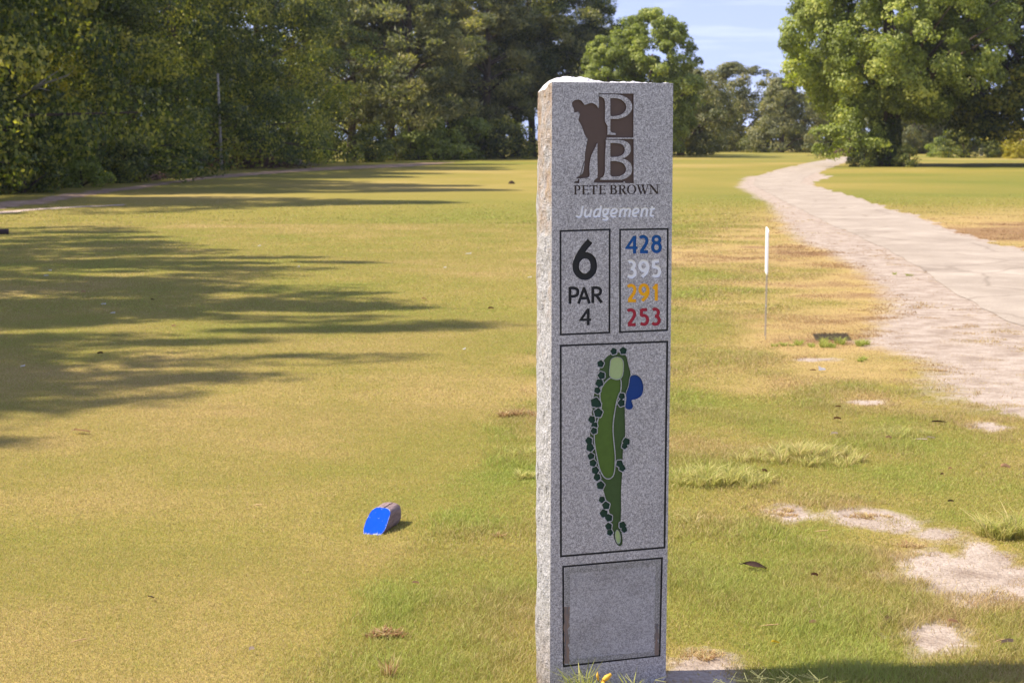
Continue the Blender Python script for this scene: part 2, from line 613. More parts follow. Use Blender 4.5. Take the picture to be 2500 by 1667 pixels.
bigP = [(797, 224), (960, 222)] + [(962 + 186 * math.sin(a), 353 - 131 * math.cos(a)) for a in np.linspace(0.1, math.pi, 20)] + \
       [(915, 484), (915, 606), (926, 628), (972, 634), (972, 652), (884, 652), (886, 560), (858, 508), (858, 300), (848, 268), (825, 250), (797, 243)]
cntP = [(915, 262), (960, 262)] + [(962 + 122 * math.sin(a), 357 - 95 * math.cos(a)) for a in np.linspace(0.1, math.pi - 0.05, 18)] + [(930, 455), (915, 444)]
bigB = cat_rom([(985, 705), (1060, 715), (1112, 745), (1133, 797), (1120, 850), (1075, 890), (1040, 903)], 4) + cat_rom([(1040, 903), (1098, 925), (1136, 965), (1147, 1012), (1135, 1066), (1095, 1106), (1035, 1129)], 4) + \
       [(806, 1131), (812, 1112), (838, 1098), (852, 1072), (858, 1030), (858, 900), (868, 740), (866, 705)]
cntB1 = [(915, 740)] + cat_rom([(985, 740), (1042, 756), (1069, 805), (1050, 858), (1000, 884)], 4) + [(915, 888)]
cntB2 = [(915, 930)] + cat_rom([(985, 932), (1050, 955), (1082, 1012), (1065, 1062), (1010, 1094)], 4) + [(930, 1096), (915, 1078)]
layer('stone', [[bigP, cntP], [bigB, cntB1, cntB2]], z1)

# PETE BROWN ------------------------------------------------------------------
z8 = frame(240 / 2352, 1390, 430)


def bowl(x, y0, y1, rx, tv, th):
    cy, ry = (y0 + y1) / 2, (y1 - y0) / 2
    o_ = [(x, y0)] + [(x + rx * 0.35 + rx * 0.65 * math.sin(a), cy - ry * math.cos(a)) for a in np.linspace(0, math.pi, 14)] + [(x, y1)]
    rxi = rx - th
    i_ = [(x - 1, y0 + tv)] + [(x + rxi * 0.3 + rxi * 0.7 * math.sin(a), cy - (ry - tv) * math.cos(a)) for a in np.linspace(0, math.pi, 14)] + [(x - 1, y1 - tv)]
    return [o_, i_]


def glyphE(x, d):
    return [[rect(x + 27, 222 + d, x + 72, 447 + d)], [rect(x + 2, 222 + d, x + 160, 238 + d)], [[(x + 132, 230 + d), (x + 162, 222 + d), (x + 168, 278 + d), (x + 158, 276 + d)]],
            [rect(x + 70, 320 + d, x + 140, 335 + d)], [[(x + 120, 328 + d), (x + 146, 296 + d), (x + 146, 360 + d)]], [rect(x, 431 + d, x + 165, 447 + d)], [[(x + 130, 440 + d), (x + 170, 392 + d), (x + 176, 394 + d), (x + 166, 447 + d)]]]


pb = [[rect(124, 224, 167, 446)], [rect(98, 222, 170, 237)], [rect(100, 432, 188, 447)], bowl(160, 222, 352, 108, 16, 42)]
pb += glyphE(290, 0) + [[rect(560, 226, 606, 444)], [[(480, 222), (668, 222), (676, 282), (664, 280), (640, 239), (515, 239), (490, 282), (478, 284)]], [rect(536, 430, 634, 445)]] + glyphE(697, -3)
pb += [[rect(986, 216, 1030, 438)], [rect(960, 215, 1034, 230)], [rect(962, 423, 1034, 438)], bowl(1026, 215, 322, 100, 15, 40), bowl(1026, 308, 438, 116, 16, 42)]
pb += [[rect(1192, 213, 1238, 436)], [rect(1166, 213, 1240, 228)], [rect(1160, 421, 1272, 436)], bowl(1232, 213, 326, 108, 15, 40), [[(1240, 322), (1290, 312), (1345, 408), (1372, 424), (1372, 436), (1318, 436)]]]
pb += [[ell(1488, 322, 112, 116), ell(1488, 322, 68, 101)]]
for a_, b_, w_ in (((1640, 208), (1714, 432), 42), ((1714, 432), (1786, 214), 17), ((1745, 208), (1810, 432), 42), ((1810, 432), (1878, 210), 17)): pb.append(stroke([a_, b_], w_))
pb += [[rect(1598, 204, 1690, 218)], [rect(1708, 204, 1800, 218)], [rect(1838, 204, 1906, 218)]]
pb += [[rect(1940, 210, 1957, 430)], [rect(1912, 416, 1988, 431)], [rect(1902, 202, 1962, 216)], stroke([(1936, 206), (2112, 430)], 46), [rect(2102, 205, 2119, 432)], [rect(2066, 200, 2142, 214)]]
layer('club_name', pb, z8)

# Judgement ---------------------------------------------------------------------
z5 = frame(240 / 2352, 1400, 460)
JS = [[(220, 412), (206, 500), (184, 630), (160, 672), (118, 682), (60, 652)],
      [(298, 494), (276, 600), (276, 655), (300, 676), (345, 660), (395, 610)], [(428, 494), (408, 600), (392, 692)],
      [(640, 520), (610, 494), (560, 498), (512, 545), (488, 615), (498, 664), (530, 678), (575, 654), (625, 590)], [(660, 408), (640, 540), (612, 692)],
      [(818, 510), (780, 492), (735, 506), (712, 555), (720, 605), (756, 624), (800, 605), (825, 555), (818, 510)], [(790, 500), (864, 494)],
      [(735, 622), (718, 650), (736, 672), (795, 684), (818, 708), (805, 738), (755, 750), (690, 738)],
      [(905, 602), (985, 592), (1030, 560), (1034, 515), (1000, 488), (950, 498), (912, 548), (898, 612), (912, 655), (955, 672), (1018, 660)],
      [(1132, 488), (1104, 688)], [(1118, 575), (1152, 512), (1200, 490), (1236, 506), (1236, 560), (1216, 686)], [(1232, 575), (1266, 512), (1312, 490), (1350, 506), (1350, 560), (1328, 684)],
      [(1425, 594), (1505, 584), (1550, 552), (1554, 507), (1520, 480), (1470, 490), (1432, 540), (1418, 604), (1432, 647), (1475, 664), (1520, 656)],
      [(1645, 478), (1618, 680)], [(1632, 565), (1668, 500), (1716, 480), (1758, 497), (1760, 550), (1738, 676)],
      [(1888, 424), (1866, 530), (1846, 612), (1858, 654), (1922, 652)], [(1824, 500), (1948, 484)]]
layer('hole_name', sum([sparts(cat_rom(s_, 5) if len(s_) > 2 else s_, 50) for s_ in JS], []), z5)

# digits and capitals: centre lines in a unit box (0..1, y down)
GL = {
    '2': [[(0.0, 0.10), (0.18, 0.02), (0.48, 0.0), (0.78, 0.10), (0.88, 0.28), (0.78, 0.47), (0.48, 0.72), (0.12, 0.98)], [(0.0, 1.0), (1.04, 1.0)]],
    '3': [[(0.05, 0.05), (0.28, 0.0), (0.62, 0.02), (0.86, 0.16), (0.82, 0.34), (0.62, 0.45), (0.36, 0.47)], [(0.36, 0.47), (0.72, 0.51), (0.98, 0.68), (0.92, 0.88), (0.62, 1.0), (0.28, 1.0), (-0.04, 0.93)]],
    '5': [[(0.93, 0.0), (0.10, 0.0)], [(0.13, -0.05), (0.09, 0.45)], [(0.06, 0.42), (0.38, 0.39), (0.74, 0.44), (0.98, 0.62), (0.94, 0.82), (0.70, 0.98), (0.34, 1.0), (-0.03, 0.94)]],
    '1': [[(0.66, -0.08), (0.66, 1.06)], [(0.66, 0.02), (0.40, 0.14), (0.0, 0.24)]],
    '8r': None, '9': [[(0.90, 0.44), (0.62, 0.60), (0.32, 0.60), (0.06, 0.46), (0.0, 0.26), (0.14, 0.08), (0.46, 0.0), (0.80, 0.07), (0.96, 0.26), (0.98, 0.48), (0.80, 0.76), (0.26, 1.04)]],
    '6': [[(0.80, -0.04), (0.46, 0.17), (0.16, 0.42), (0.0, 0.66), (0.06, 0.86), (0.34, 1.0), (0.66, 1.0), (0.94, 0.86), (1.0, 0.68), (0.92, 0.50), (0.66, 0.39), (0.34, 0.40), (0.08, 0.52)]],
    'P': [[(0, -0.08), (0, 1.09)], [(0, 0.0), (0.5, 0.0), (0.92, 0.10), (1.0, 0.28), (0.88, 0.48), (0.5, 0.57), (0, 0.57)]],
    'R': [[(0, -0.08), (0, 1.09)], [(0, 0.0), (0.5, 0.0), (0.84, 0.09), (0.92, 0.25), (0.82, 0.43), (0.5, 0.52), (0, 0.52)], [(0.36, 0.50), (1.04, 1.06)]],
    'A': [[(0.0, 1.08), (0.52, -0.04)], [(0.48, -0.04), (1.0, 1.08)], [(0.18, 0.70), (0.82, 0.70)]],
    '4': None}


def put(ch, x0, y0, x1, y1, w):
    h = w / 2
    X0, Y0, X1, Y1 = x0 + h, y0 + h, x1 - h, y1 - h
    fx = lambda q: (X0 + q[0] * (X1 - X0), Y0 + q[1] * (Y1 - Y0))
    if ch == '8':
        m = y0 + (y1 - y0) * 0.44
        return [stroke(ell((x0 + x1) / 2, (Y0 + m) / 2, (X1 - X0) * 0.44, (m - Y0) / 2), w * 0.95, True), stroke(ell((x0 + x1) / 2, (Y1 + m) / 2, (X1 - X0) * 0.5, (Y1 - m) / 2), w, True)]
    if ch == '4':
        wx, hy = x1 - x0, y1 - y0
        g = lambda a, b: (x0 + a * wx, y0 + b * hy)
        sx = w / wx
        r_ = 0.88
        return [[[g(r_ - sx * 0.95, 0.02), g(r_, 0), g(r_, 0.60), g(1, 0.60), g(1, 0.75), g(r_, 0.75), g(r_, 1), g(r_ - sx, 1), g(r_ - sx, 0.75), g(0, 0.75), g(0, 0.68)],
                 [g(r_ - sx, 0.60), g(r_ - sx, 0.30), g(0.34, 0.60)]]]
    out = []
    for s_ in GL[ch]:
        q = [fx(v) for v in s_]
        out += sparts(cat_rom(q, 5) if len(q) > 2 else q, w)
    return out


z6 = frame(140 / 813, 1500, 550)
for reg, items in (('distance_blue', [('4', 153, 146, 330, 402), ('2', 340, 138, 496, 400), ('8', 518, 134, 674, 398)]),
                   ('distance_white', [('3', 172, 488, 318, 750), ('9', 338, 486, 496, 744), ('5', 520, 484, 664, 740)]),
                   ('distance_yellow', [('2', 168, 830, 326, 1092), ('9', 340, 824, 500, 1085), ('1', 524, 824, 640, 1080)]),
                   ('distance_red', [('2', 166, 1176, 322, 1432), ('5', 350, 1174, 494, 1426), ('3', 515, 1166, 658, 1424)])):
    layer(reg, sum([put(*i, 46) for i in items], []), z6)
z7 = frame(140 / 784, 1360, 550)
layer('hole_number', put('6', 212, 190, 546, 742, 90), z7)
layer('par_text', put('P', 156, 838, 304, 1076, 40) + put('A', 274, 838, 464, 1074, 38) + put('R', 468, 834, 626, 1066, 40) + put('4', 302, 1136, 466, 1366, 40), z7)


# engraved frames: outer quad and thickness in px
def quadframe(region, q, w):
    c_ = np.mean(q, 0)
    inner = []
    n = 4
    q = [np.array(v, float) for v in q]
    for i in range(4):
        a, b, d = q[i - 1], q[i], q[(i + 1) % 4]
        u, v = (a - b) / np.hypot(*(a - b)), (d - b) / np.hypot(*(d - b))
        inner.append(b + (u + v) * w)
    LAYERS.append((region, [[[tuple(v) for v in q], [tuple(v) for v in inner]]]))


quadframe('par_frame', [(1366.1, 562.2), (1490.8, 558.1), (1490, 813.8), (1366.8, 819.2)], 4.5)
quadframe('distance_frame', [(1511.5, 558.6), (1632.5, 556.8), (1630.9, 808), (1511.4, 813)], 4.5)
quadframe('map_frame', [(1366.4, 841.4), (1631.4, 831.4), (1624.6, 1337.9), (1367.1, 1360)], 4.8)
quadframe('blank_frame', [(1372.4, 1380.5), (1618.5, 1359), (1612.5, 1601), (1374, 1628)], 4.6)
z4 = frame(420 / 1954, 1280, 1330)
LAYERS.append(('panel_border', [[[z4(*q) for q in [(462, 262), (1552, 162), (1528, 1248), (462, 1362)]]]]))
LAYERS.append(('blank_panel', [[[z4(*q) for q in [(518, 325), (900, 285), (1490, 235), (1478, 900), (1470, 1205), (1000, 1245), (520, 1290)]]]]))
rr = random.Random(3)


def jag(x0, x1, y0, y1):
    l_ = [(x0 + rr.uniform(-6, 10), y) for y in np.linspace(y0, y1, 16)]
    r_ = [(x1 + rr.uniform(-22, 8), y) for y in np.linspace(y1, y0, 16)]
    return l_ + r_


LAYERS.append(('adhesive_0', [[[z4(*q) for q in jag(452, 512, 700, 1345)]]]))
LAYERS.append(('adhesive_1', [[[z4(*q) for q in jag(1482, 1528, 890, 1250)]]]))

# course map --------------------------------------------------------------------
z3 = frame(340 / 952, 1320, 820)
rough_o = cat_rom([(470, 130), (525, 112), (580, 130), (600, 200), (615, 265), (600, 350), (580, 400), (575, 500), (577, 690), (562, 790), (560, 900), (550, 1050), (550, 1180), (548, 1290), (560, 1400), (546, 1434), (522, 1424), (504, 1390),
                   (495, 1345), (480, 1270), (465, 1180), (445, 1110), (430, 1060), (400, 960), (372, 850), (342, 750), (338, 650), (352, 520), (362, 420), (372, 360), (392, 260), (430, 170)], 3, True)
fair_o = cat_rom([(478, 288), (512, 298), (547, 300), (546, 380), (524, 430), (506, 520), (494, 620), (500, 720), (509, 820), (505, 920), (490, 962), (460, 976), (430, 958), (406, 910), (391, 850), (371, 740), (369, 670), (391, 580), (416, 500), (406, 410), (416, 360), (440, 320)], 4, True)
green_o = cat_rom([(484, 162), (518, 146), (552, 156), (565, 190), (562, 255), (548, 288), (518, 297), (486, 286), (472, 262), (476, 200)], 4, True)
tee_o = ell(528, 1372, 16, 46, 20, 0, -0.12)
water_o = cat_rom([(620, 272), (652, 266), (686, 292), (703, 350), (690, 405), (655, 430), (622, 440), (632, 478), (618, 500), (592, 500), (578, 484), (586, 430), (584, 395), (603, 340), (610, 290)], 4, True)
groups = [[(500, 105, 22)], [(565, 101, 24)], [(410, 190, 23)], [(416, 270, 25), (402, 322, 27), (388, 372, 22)], [(375, 455, 33), (398, 470, 18), (394, 525, 30)], [(350, 570, 24), (368, 610, 22)], [(365, 648, 22)],
          [(330, 715, 24), (338, 762, 27), (345, 822, 23)], [(358, 868, 24), (374, 918, 25), (386, 965, 24)], [(410, 1020, 27)], [(420, 1118, 22)], [(447, 1158, 26), (432, 1212, 27), (466, 1242, 25)], [(465, 1300, 23), (474, 1342, 21)],
          [(555, 412, 22), (552, 458, 24)], [(586, 722, 25), (574, 752, 20)], [(540, 872, 24), (558, 902, 22)], [(560, 1292, 24), (572, 1322, 20)]]


def lobes(cx, cy, r, grow=0.0):
    k = 5
    ph = cx * 0.37
    return [(cx + (r * (0.97 + 0.09 * math.cos(k * a + ph)) + grow) * math.cos(a), cy + (r * (0.97 + 0.09 * math.cos(k * a + ph)) + grow) * 1.05 * math.sin(a)) for a in np.linspace(0, 2 * math.pi, 25)[:-1]]


layer('map_rough', [[rough_o]], z3)
layer('ridge', [stroke(fair_o, 9, True)], z3)
layer('map_fairway', [[fair_o]], z3)
layer('ridge', [stroke(fair_o, 5.0, True)], z3)
layer('ridge', [stroke(green_o, 7, True)], z3)
layer('map_green', [[green_o]], z3)
layer('ridge', [stroke(water_o, 7, True)], z3)
layer('map_water', [[water_o]], z3)
for gi, g in enumerate(groups):
    layer('ridge', [[lobes(*q, 6)] for q in g], z3)
    layer('map_tree_%d' % gi, [[lobes(*q)] for q in g], z3)
layer('ridge', [[ell(528, 1372, 19, 49, 20, 0, -0.12)]], z3)
layer('map_tee', [[tee_o]], z3)

LEFT = [(1347.7, 200.7), (1346.8, 480), (1346.3, 830), (1344.6, 1200), (1343.6, 1400), (1342.5, 1667), (1342.2, 1740)]
RIGHT = [(1643.5, 203.7), (1641.2, 500), (1637.6, 830), (1633.4, 1100), (1629.4, 1380), (1625.0, 1667), (1623.8, 1740)]
outline = LEFT + RIGHT[::-1]

DEPTH = dict(panel_border=0.0002, stone=0.0, ridge=0.0004, blank_panel=0.0006, adhesive=0.0001, emblem=0.0040, club_name=0.0020, hole_name=0.0016, hole_number=0.0036, par_text=0.0028, map_rough=0.0032, map_fairway=0.0032, map_green=0.0026,
             map_water=0.0034, map_tree=0.0038, map_tee=0.0022, par_frame=0.0022, distance_frame=0.0022, map_frame=0.0022, blank_frame=0.0022,
             distance_blue=0.0022, distance_white=0.0018, distance_yellow=0.0022, distance_red=0.0022)
t = NT('adhesive_residue')
o = t.obj()
f = t.ramp(t.noise(60, 5, 0.7, t.mapv(o, (4, 4, 0.35))), [(0.40, (0,)), (0.60, (1,))])
t.principled(t.mix(f, (0.15, 0.148, 0.155), (0.30, 0.20, 0.14)), 0.8, 0.2)
M['adhesive'] = t.m
RMAT = dict(panel_border='granite_border', stone='granite', ridge='ridge', blank_panel='granite_panel', adhesive='adhesive', emblem='brown', club_name='brown_dark', hole_name='white', hole_number='black', par_text='black', map_rough='map_rough', map_fairway='map_fairway',
            map_green='map_green', map_water='map_water', map_tree='map_tree', map_tee='map_green', par_frame='black', distance_frame='black', map_frame='black', blank_frame='black',
            distance_blue='blue', distance_white='white', distance_yellow='yellow', distance_red='red')


KEY = lambda r: r.rsplit('_', 1)[0] if r[-1].isdigit() else r


def build_sign():
    vs, es = [], []

    def addloop(lp):
        b = len(vs)
        vs.extend(Vector((float(q[0]), float(q[1]))) for q in lp)
        es.extend((b + i, b + (i + 1) % len(lp)) for i in range(len(lp)))
    addloop(outline)
    for _, parts in LAYERS:
        for pt in parts:
            for lp in pt: addloop(lp)
    V, E_, F, *_ = delaunay_2d_cdt(vs, es, [], 0, 1e-4)
    V = np.array([(v.x, v.y) for v in V])
    F = np.array([f for f in F if len(f) == 3])
    cen = V[F].mean(1)
    ok = inpoly(outline, cen[:, 0], cen[:, 1])
    F, cen = F[ok], cen[ok]
    reg = np.array(['stone'] * len(F), dtype=object)
    for name, parts in LAYERS:
        m = np.zeros(len(F), bool)
        for pt in parts:
            q = np.zeros(len(F), bool)
            for lp in pt: q ^= inpoly(lp, cen[:, 0], cen[:, 1])
            m |= q
        reg[m] = name
    uv = np.array([face(*v) for v in V])
    P = P0[None, :] * [1, 1, 0] + uv[:, :1] * E1 + uv[:, 1:] * np.array([0, 0, 1.0])
    # winding so the normal is NF
    n = np.cross(P[F[0, 1]] - P[F[0, 0]], P[F[0, 2]] - P[F[0, 0]])
    a, b, c_ = P[F[:, 0]], P[F[:, 1]], P[F[:, 2]]
    flip = np.einsum('ij,j->i', np.cross(b - a, c_ - a), NF) < 0
    F[flip] = F[flip][:, ::-1]
    owner = {}
    for fi, f in enumerate(F):
        for k in range(3): owner[(f[k], f[(k + 1) % 3])] = fi
    root = empty('tee_sign', tuple(P0))
    tag(root, 'tall grey granite slab with engraved golfer emblem, yardages and hole map', 'golf sign')
    base = np.array([P0[0], P0[1], 0.0])
    out = {}
    for rname in dict.fromkeys(reg):
        ids = np.where(reg == rname)[0]
        dep = DEPTH[KEY(rname)]
        used = np.unique(F[ids])
        remap = {g: i for i, g in enumerate(used)}
        verts = [P[g] - NF * dep - base for g in used]
        tris = [[remap[g] for g in F[i]] for i in ids]
        quads = []
        for i in ids:
            f = F[i]
            for k in range(3):
                j = owner.get((f[(k + 1) % 3], f[k]))
                if j is None: continue
                dn = DEPTH[KEY(reg[j])]
                if dn < dep - 1e-6:
                    a, b = f[k], f[(k + 1) % 3]
                    s_ = len(verts)
                    verts += [P[a] - NF * dn - base, P[b] - NF * dn - base]
                    quads.append([remap[b], remap[a], s_, s_ + 1][::-1])
        out[rname] = (verts, tris, quads)
    # stone body: sides, top, back
    sv, st_, sq = out['stone']
    sv = list(sv); mats = [0] * (len(st_) + len(sq))
    rng = np.random.RandomState(8)

    def edge_at(pl, nrow):
        # pl px polyline -> nrow points along it in (u,z)
        q = np.array([face(*v) for v in pl])
        zs = np.linspace(q[0, 1], q[-1, 1], nrow)
        return np.stack([np.interp(-zs, -q[:, 1], q[:, 0]), zs], 1)
    NR, ND = 260, 20
    EL, ER = edge_at(LEFT, NR), edge_at(RIGHT, NR)
    newq = []

    def grid(G, mi, flipw=False):
        R_, C_ = len(G), len(G[0])
        b = len(sv)
        for row in G: sv.extend(np.array(v) for v in row)
        for i in range(R_ - 1):
            for j in range(C_ - 1):
                q = [b + i * C_ + j, b + i * C_ + j + 1, b + (i + 1) * C_ + j + 1, b + (i + 1) * C_ + j]
                newq.append(q[::-1] if flipw else q)
                mats.append(mi)
    K = np.array([0, 0, 1.0])

    def topz(u, d, w):
        # height added above the front top edge
        s_ = u / w
        env = smooth(0, 0.12, d / THK)
        prof = 0.018 * np.exp(-((s_ - 0.26) / 0.17) ** 2) + 0.006 * np.exp(-((s_ - 0.62) / 0.12) ** 2) + 0.005 * np.exp(-((s_ - 0.82) / 0.10) ** 2) - 0.004
        nz = 0.010 * (fbm(u * 38, d * 38, 4, 4) - 0.45) + 0.004 * (vnoise(u * 150, d * 150, 6) - 0.5)
        edge_fall = -0.016 * smooth(0.10, 0.0, s_) * smooth(0.0, 0.5, d / THK) - 0.010 * smooth(0.93, 1.0, s_) * smooth(0, 0.4, d / THK)
        return env * (prof * (0.5 + 0.7 * d / THK) + nz) + edge_fall

    ztl, ztr = EL[0, 1], ER[0, 1]
    wid = ER[0, 0] - EL[0, 0]
    ds = THK * np.linspace(0, 1, ND) ** 1.0

    def side(EDGE, sgn, seed):
        G = []
        for i in range(NR):
            u, z = EDGE[i]
            row = []
            for j, d in enumerate(ds):
                env = float(smooth(0, 0.15, d / THK)) * (1 - 0.5 * float(smooth(0.85, 1, d / THK)))
                nz = 0.020 * (fbm(d * 16, z * 9, seed, 5) - 0.52) + 0.005 * (vnoise(d * 130, z * 70, seed + 5) - 0.5)
                bulge = 0.004 * math.sin(math.pi * d / THK)
                uu = u + sgn * env * (nz + bulge)
                zz = z
                if i == 0:
                    zz = z + float(topz(u - EL[0, 0] if sgn > 0 else 0.0, d, wid))
                elif z > ztl - 0.05:
                    zz = z + float(topz(u - EL[0, 0] if sgn > 0 else 0.0, d, wid)) * (1 - (ztl - z) / 0.05)
                row.append(E1 * uu - NF * d + K * zz)
            G.append(row)
        return G
    GL_, GR_ = side(EL, -1, 11), side(ER, 1, 31)
    grid(GL_, 1, False)
    grid(GR_, 1, True)
    NU = 60
    G = []
    for j, d in enumerate(ds):
        row = []
        for k in range(NU):
            s_ = k / (NU - 1)
            if k == 0: row.append(GL_[0][j]); continue
            if k == NU - 1: row.append(GR_[0][j]); continue
            u = EL[0, 0] + s_ * wid
            z = ztl + (ztr - ztl) * s_ + float(topz(s_ * wid, d, wid))
            row.append(E1 * u - NF * d + K * z)
        G.append(row)
    grid(G, 2, False)
    G = []
    for i in range(0, NR):
        row = []
        for k in range(NU):
            s_ = k / (NU - 1)
            pz = G_top[k] if False else None
            a, b = GL_[i][-1], GR_[i][-1]
            q = a * (1 - s_) + b * s_
            if i == 0: q = np.array(sv[-1]) * 0 + (a * (1 - s_) + b * s_); q[2] = ztl + (ztr - ztl) * s_ + float(topz(s_ * wid, THK, wid)) if 0 < k < NU - 1 else q[2]
            row.append(q)
        G.append(row)
    grid(G, 0, True)
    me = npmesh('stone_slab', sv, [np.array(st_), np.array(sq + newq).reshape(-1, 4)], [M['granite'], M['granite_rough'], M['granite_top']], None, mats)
    link('stone_slab', me, root)
    names = dict(ridge='map_outline', emblem='golfer_emblem', club_name='club_lettering', hole_name='hole_name_lettering', par_text='par_lettering', distance_blue='distance_number', distance_white='distance_number',
                 distance_yellow='distance_number', distance_red='distance_number', par_frame='engraved_border', distance_frame='engraved_border', map_frame='engraved_border', blank_frame='engraved_border',
                 adhesive='adhesive_residue', map_tree='map_tree')
    labs = dict(distance_blue='blue engraved number 428', distance_white='white engraved number 395', distance_yellow='yellow engraved number 291', distance_red='red engraved number 253')
    for rname, (v, tr, qd) in out.items():
        if rname == 'stone': continue
        nm = names.get(KEY(rname), KEY(rname))
        o_ = link(nm, npmesh(nm, v, [np.array(tr), np.array(qd).reshape(-1, 4)], M[RMAT[KEY(rname)]]), root)
        if rname in labs: o_['label'] = labs[rname]
    return root


SIGN = build_sign()
# ------------------------------------------------------------------ ground, path and bare soil
TEE_EDGE = np.array([(-1.6, -2), (-0.95, 3.0), (-0.47, 4.7), (-0.16, 7.0), (0.10, 9.3), (0.35, 14), (0.6, 20), (0.8, 26.6)])


def tee_x(y): return np.interp(y, TEE_EDGE[:, 1], TEE_EDGE[:, 0])


def tee_mask(x, y):
    e_ = tee_x(y) + 0.34 * (fbm(np.asarray(x) * 1.3, np.asarray(y) * 1.3, 2, 3) - 0.5)
    return smooth(0.13, -0.13, x - e_) * smooth(26.9, 26.5, y)


def G(pts): return np.array([gp(*q) for q in pts])


def ragged(poly, step, amp, seed, octv=4):
    """subdivide a ground polygon and roughen its outline"""
    out = []
    P_ = [np.array(q[:2]) for q in poly]
    for a, b in zip(P_, P_[1:] + P_[:1]):
        n = max(1, int(np.hypot(*(b - a)) / step))
        for k in range(n):
            out.append(a + (b - a) * k / n)
    out = np.array(out)
    nx = fbm(out[:, 0] * 2.3, out[:, 1] * 2.3, seed, octv) - 0.5
    ny = fbm(out[:, 0] * 2.3, out[:, 1] * 2.3, seed + 9, octv) - 0.5
    fine = 0.35 * (np.random.RandomState(seed).rand(len(out), 2) - 0.5)
    return out + amp * 2.2 * np.stack([nx, ny], 1) + amp * fine


def sheet(name, poly, z, mat, grid=None):
    vs = [Vector((float(a), float(b))) for a, b in poly]
    n = len(vs)
    es = [(i, (i + 1) % n) for i in range(n)]
    P_ = np.array(poly)
    if grid:
        xs = np.arange(P_[:, 0].min(), P_[:, 0].max(), grid)
        ys = np.arange(P_[:, 1].min(), P_[:, 1].max(), grid)
        gx, gy = np.meshgrid(xs, ys)
        gx, gy = gx.ravel(), gy.ravel()
        k = inpoly(P_, gx, gy)
        vs += [Vector((float(a), float(b))) for a, b in zip(gx[k], gy[k])]
    V, _, F, *_r = delaunay_2d_cdt(vs, es, [], 0, 1e-5)
    V = np.array([(v.x, v.y) for v in V]); F = np.array(F)
    cen = V[F].mean(1)
    F = F[inpoly(P_, cen[:, 0], cen[:, 1])]
    a, b, c_ = V[F[:, 0]], V[F[:, 1]], V[F[:, 2]]
    cr = (b[:, 0] - a[:, 0]) * (c_[:, 1] - a[:, 1]) - (b[:, 1] - a[:, 1]) * (c_[:, 0] - a[:, 0])
    F[cr < 0] = F[cr < 0][:, ::-1]
    vv = np.column_stack([V, terrain(V[:, 0], V[:, 1]) + z])
    return link(name, npmesh(name, vv, [F], mat))


PATH_L = [(2700, 905), (2500, 800), (2420, 765), (2313, 702), (2246, 655), (2170, 612), (2090, 574), (2020, 545), (1962, 515), (1915, 492), (1872, 470), (1838, 452), (1846, 433), (1906, 416), (1945, 406), (2040, 387), (2082, 381)]
PATH_R = [(2118, 382), (2085, 388), (2020, 410), (1985, 424), (1962, 436), (1956, 448), (2000, 460), (2051, 474), (2100, 489), (2155, 508), (2227, 528), (2287, 554), (2330, 572), (2400, 592), (2500, 616), (2700, 672)]
SAND_L = [(2760, 1120), (2500, 1030), (2420, 985), (2360, 930), (2330, 890), (2250, 862), (2160, 838), (2210, 800), (2240, 765), (2226, 735), (2180, 690), (2140, 655), (2060, 615), (2000, 592), (1950, 552), (1925, 520), (1890, 494), (1848, 470), (1818, 455), (1838, 432), (1900, 413), (1944, 404), (2040, 385.5), (2082, 380)]
SAND_R = [(2124, 382.5), (2092, 388), (2030, 410), (1998, 422), (2030, 432), (2006, 440), (1978, 448), (2010, 459), (2060, 473), (2110, 487), (2164, 506), (2235, 525), (2296, 551), (2410, 588), (2500, 611), (2780, 680)]
PATH = ragged(G(PATH_L + PATH_R), 0.12, 0.05, 3)
SANDP = ragged(G(SAND_L + SAND_R), 0.07, 0.20, 7)
SOILS = [[z_ for z_ in q] for q in (
    [(600, 556), (690, 535), (765, 560), (745, 597), (650, 606)], [(925, 585), (1000, 560), (1120, 545), (1230, 565), (1340, 602), (1400, 655), (1330, 668), (1200, 642), (1080, 622), (1000, 602)],
    [(1470, 680), (1560, 668), (1670, 690), (1650, 716), (1560, 716)], [(1350, 830), (1460, 802), (1600, 802), (1700, 830), (1715, 760), (1830, 752), (1930, 840), (1930, 882), (2090, 888), (2300, 900), (2300, 1010), (2090, 1050), (1900, 1078), (1800, 1104), (1700, 1052), (1540, 992), (1370, 932), (1465, 912), (1420, 872)],
    [(1425, 1270), (1520, 1238), (1650, 1228), (1742, 1260), (1755, 1320), (1650, 1352), (1560, 1392), (1508, 1372), (1500, 1310)], [(1290, 0), (1290, 0), (1290, 0)])]
SOILP = []
for i, q in enumerate(SOILS[:5]):
    w_ = G([(1640 + 0.4127 * a, 1020 + 0.4127 * b) for a, b in q])
    SOILP.append(ragged(w_, 0.010, 0.075, 21 + i, 5))
for i, q in enumerate(([(1640, 1655), (1680, 1618), (1735, 1600), (1775, 1622), (1780, 1660), (1720, 1690), (1650, 1690)], [(2110, 983), (2150, 979), (2165, 986), (2130, 990)], [(1950, 877), (1990, 875), (2020, 877), (1985, 882)], [(2400, 1035), (2440, 1031), (2455, 1043), (2430, 1052)])):
    SOILP.append(ragged(G(q), 0.012, 0.06 + 0.05 * (i > 0), 41 + i, 5))
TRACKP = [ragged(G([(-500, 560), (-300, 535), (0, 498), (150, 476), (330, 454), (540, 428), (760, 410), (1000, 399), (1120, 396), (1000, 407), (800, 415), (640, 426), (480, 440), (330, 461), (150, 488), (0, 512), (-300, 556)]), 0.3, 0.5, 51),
          ragged(G([(-200, 545), (0, 517), (80, 511), (150, 507), (230, 503), (300, 500), (300, 502), (220, 506), (150, 510), (80, 515), (0, 522), (-200, 556)]), 0.1, 0.16, 53)]

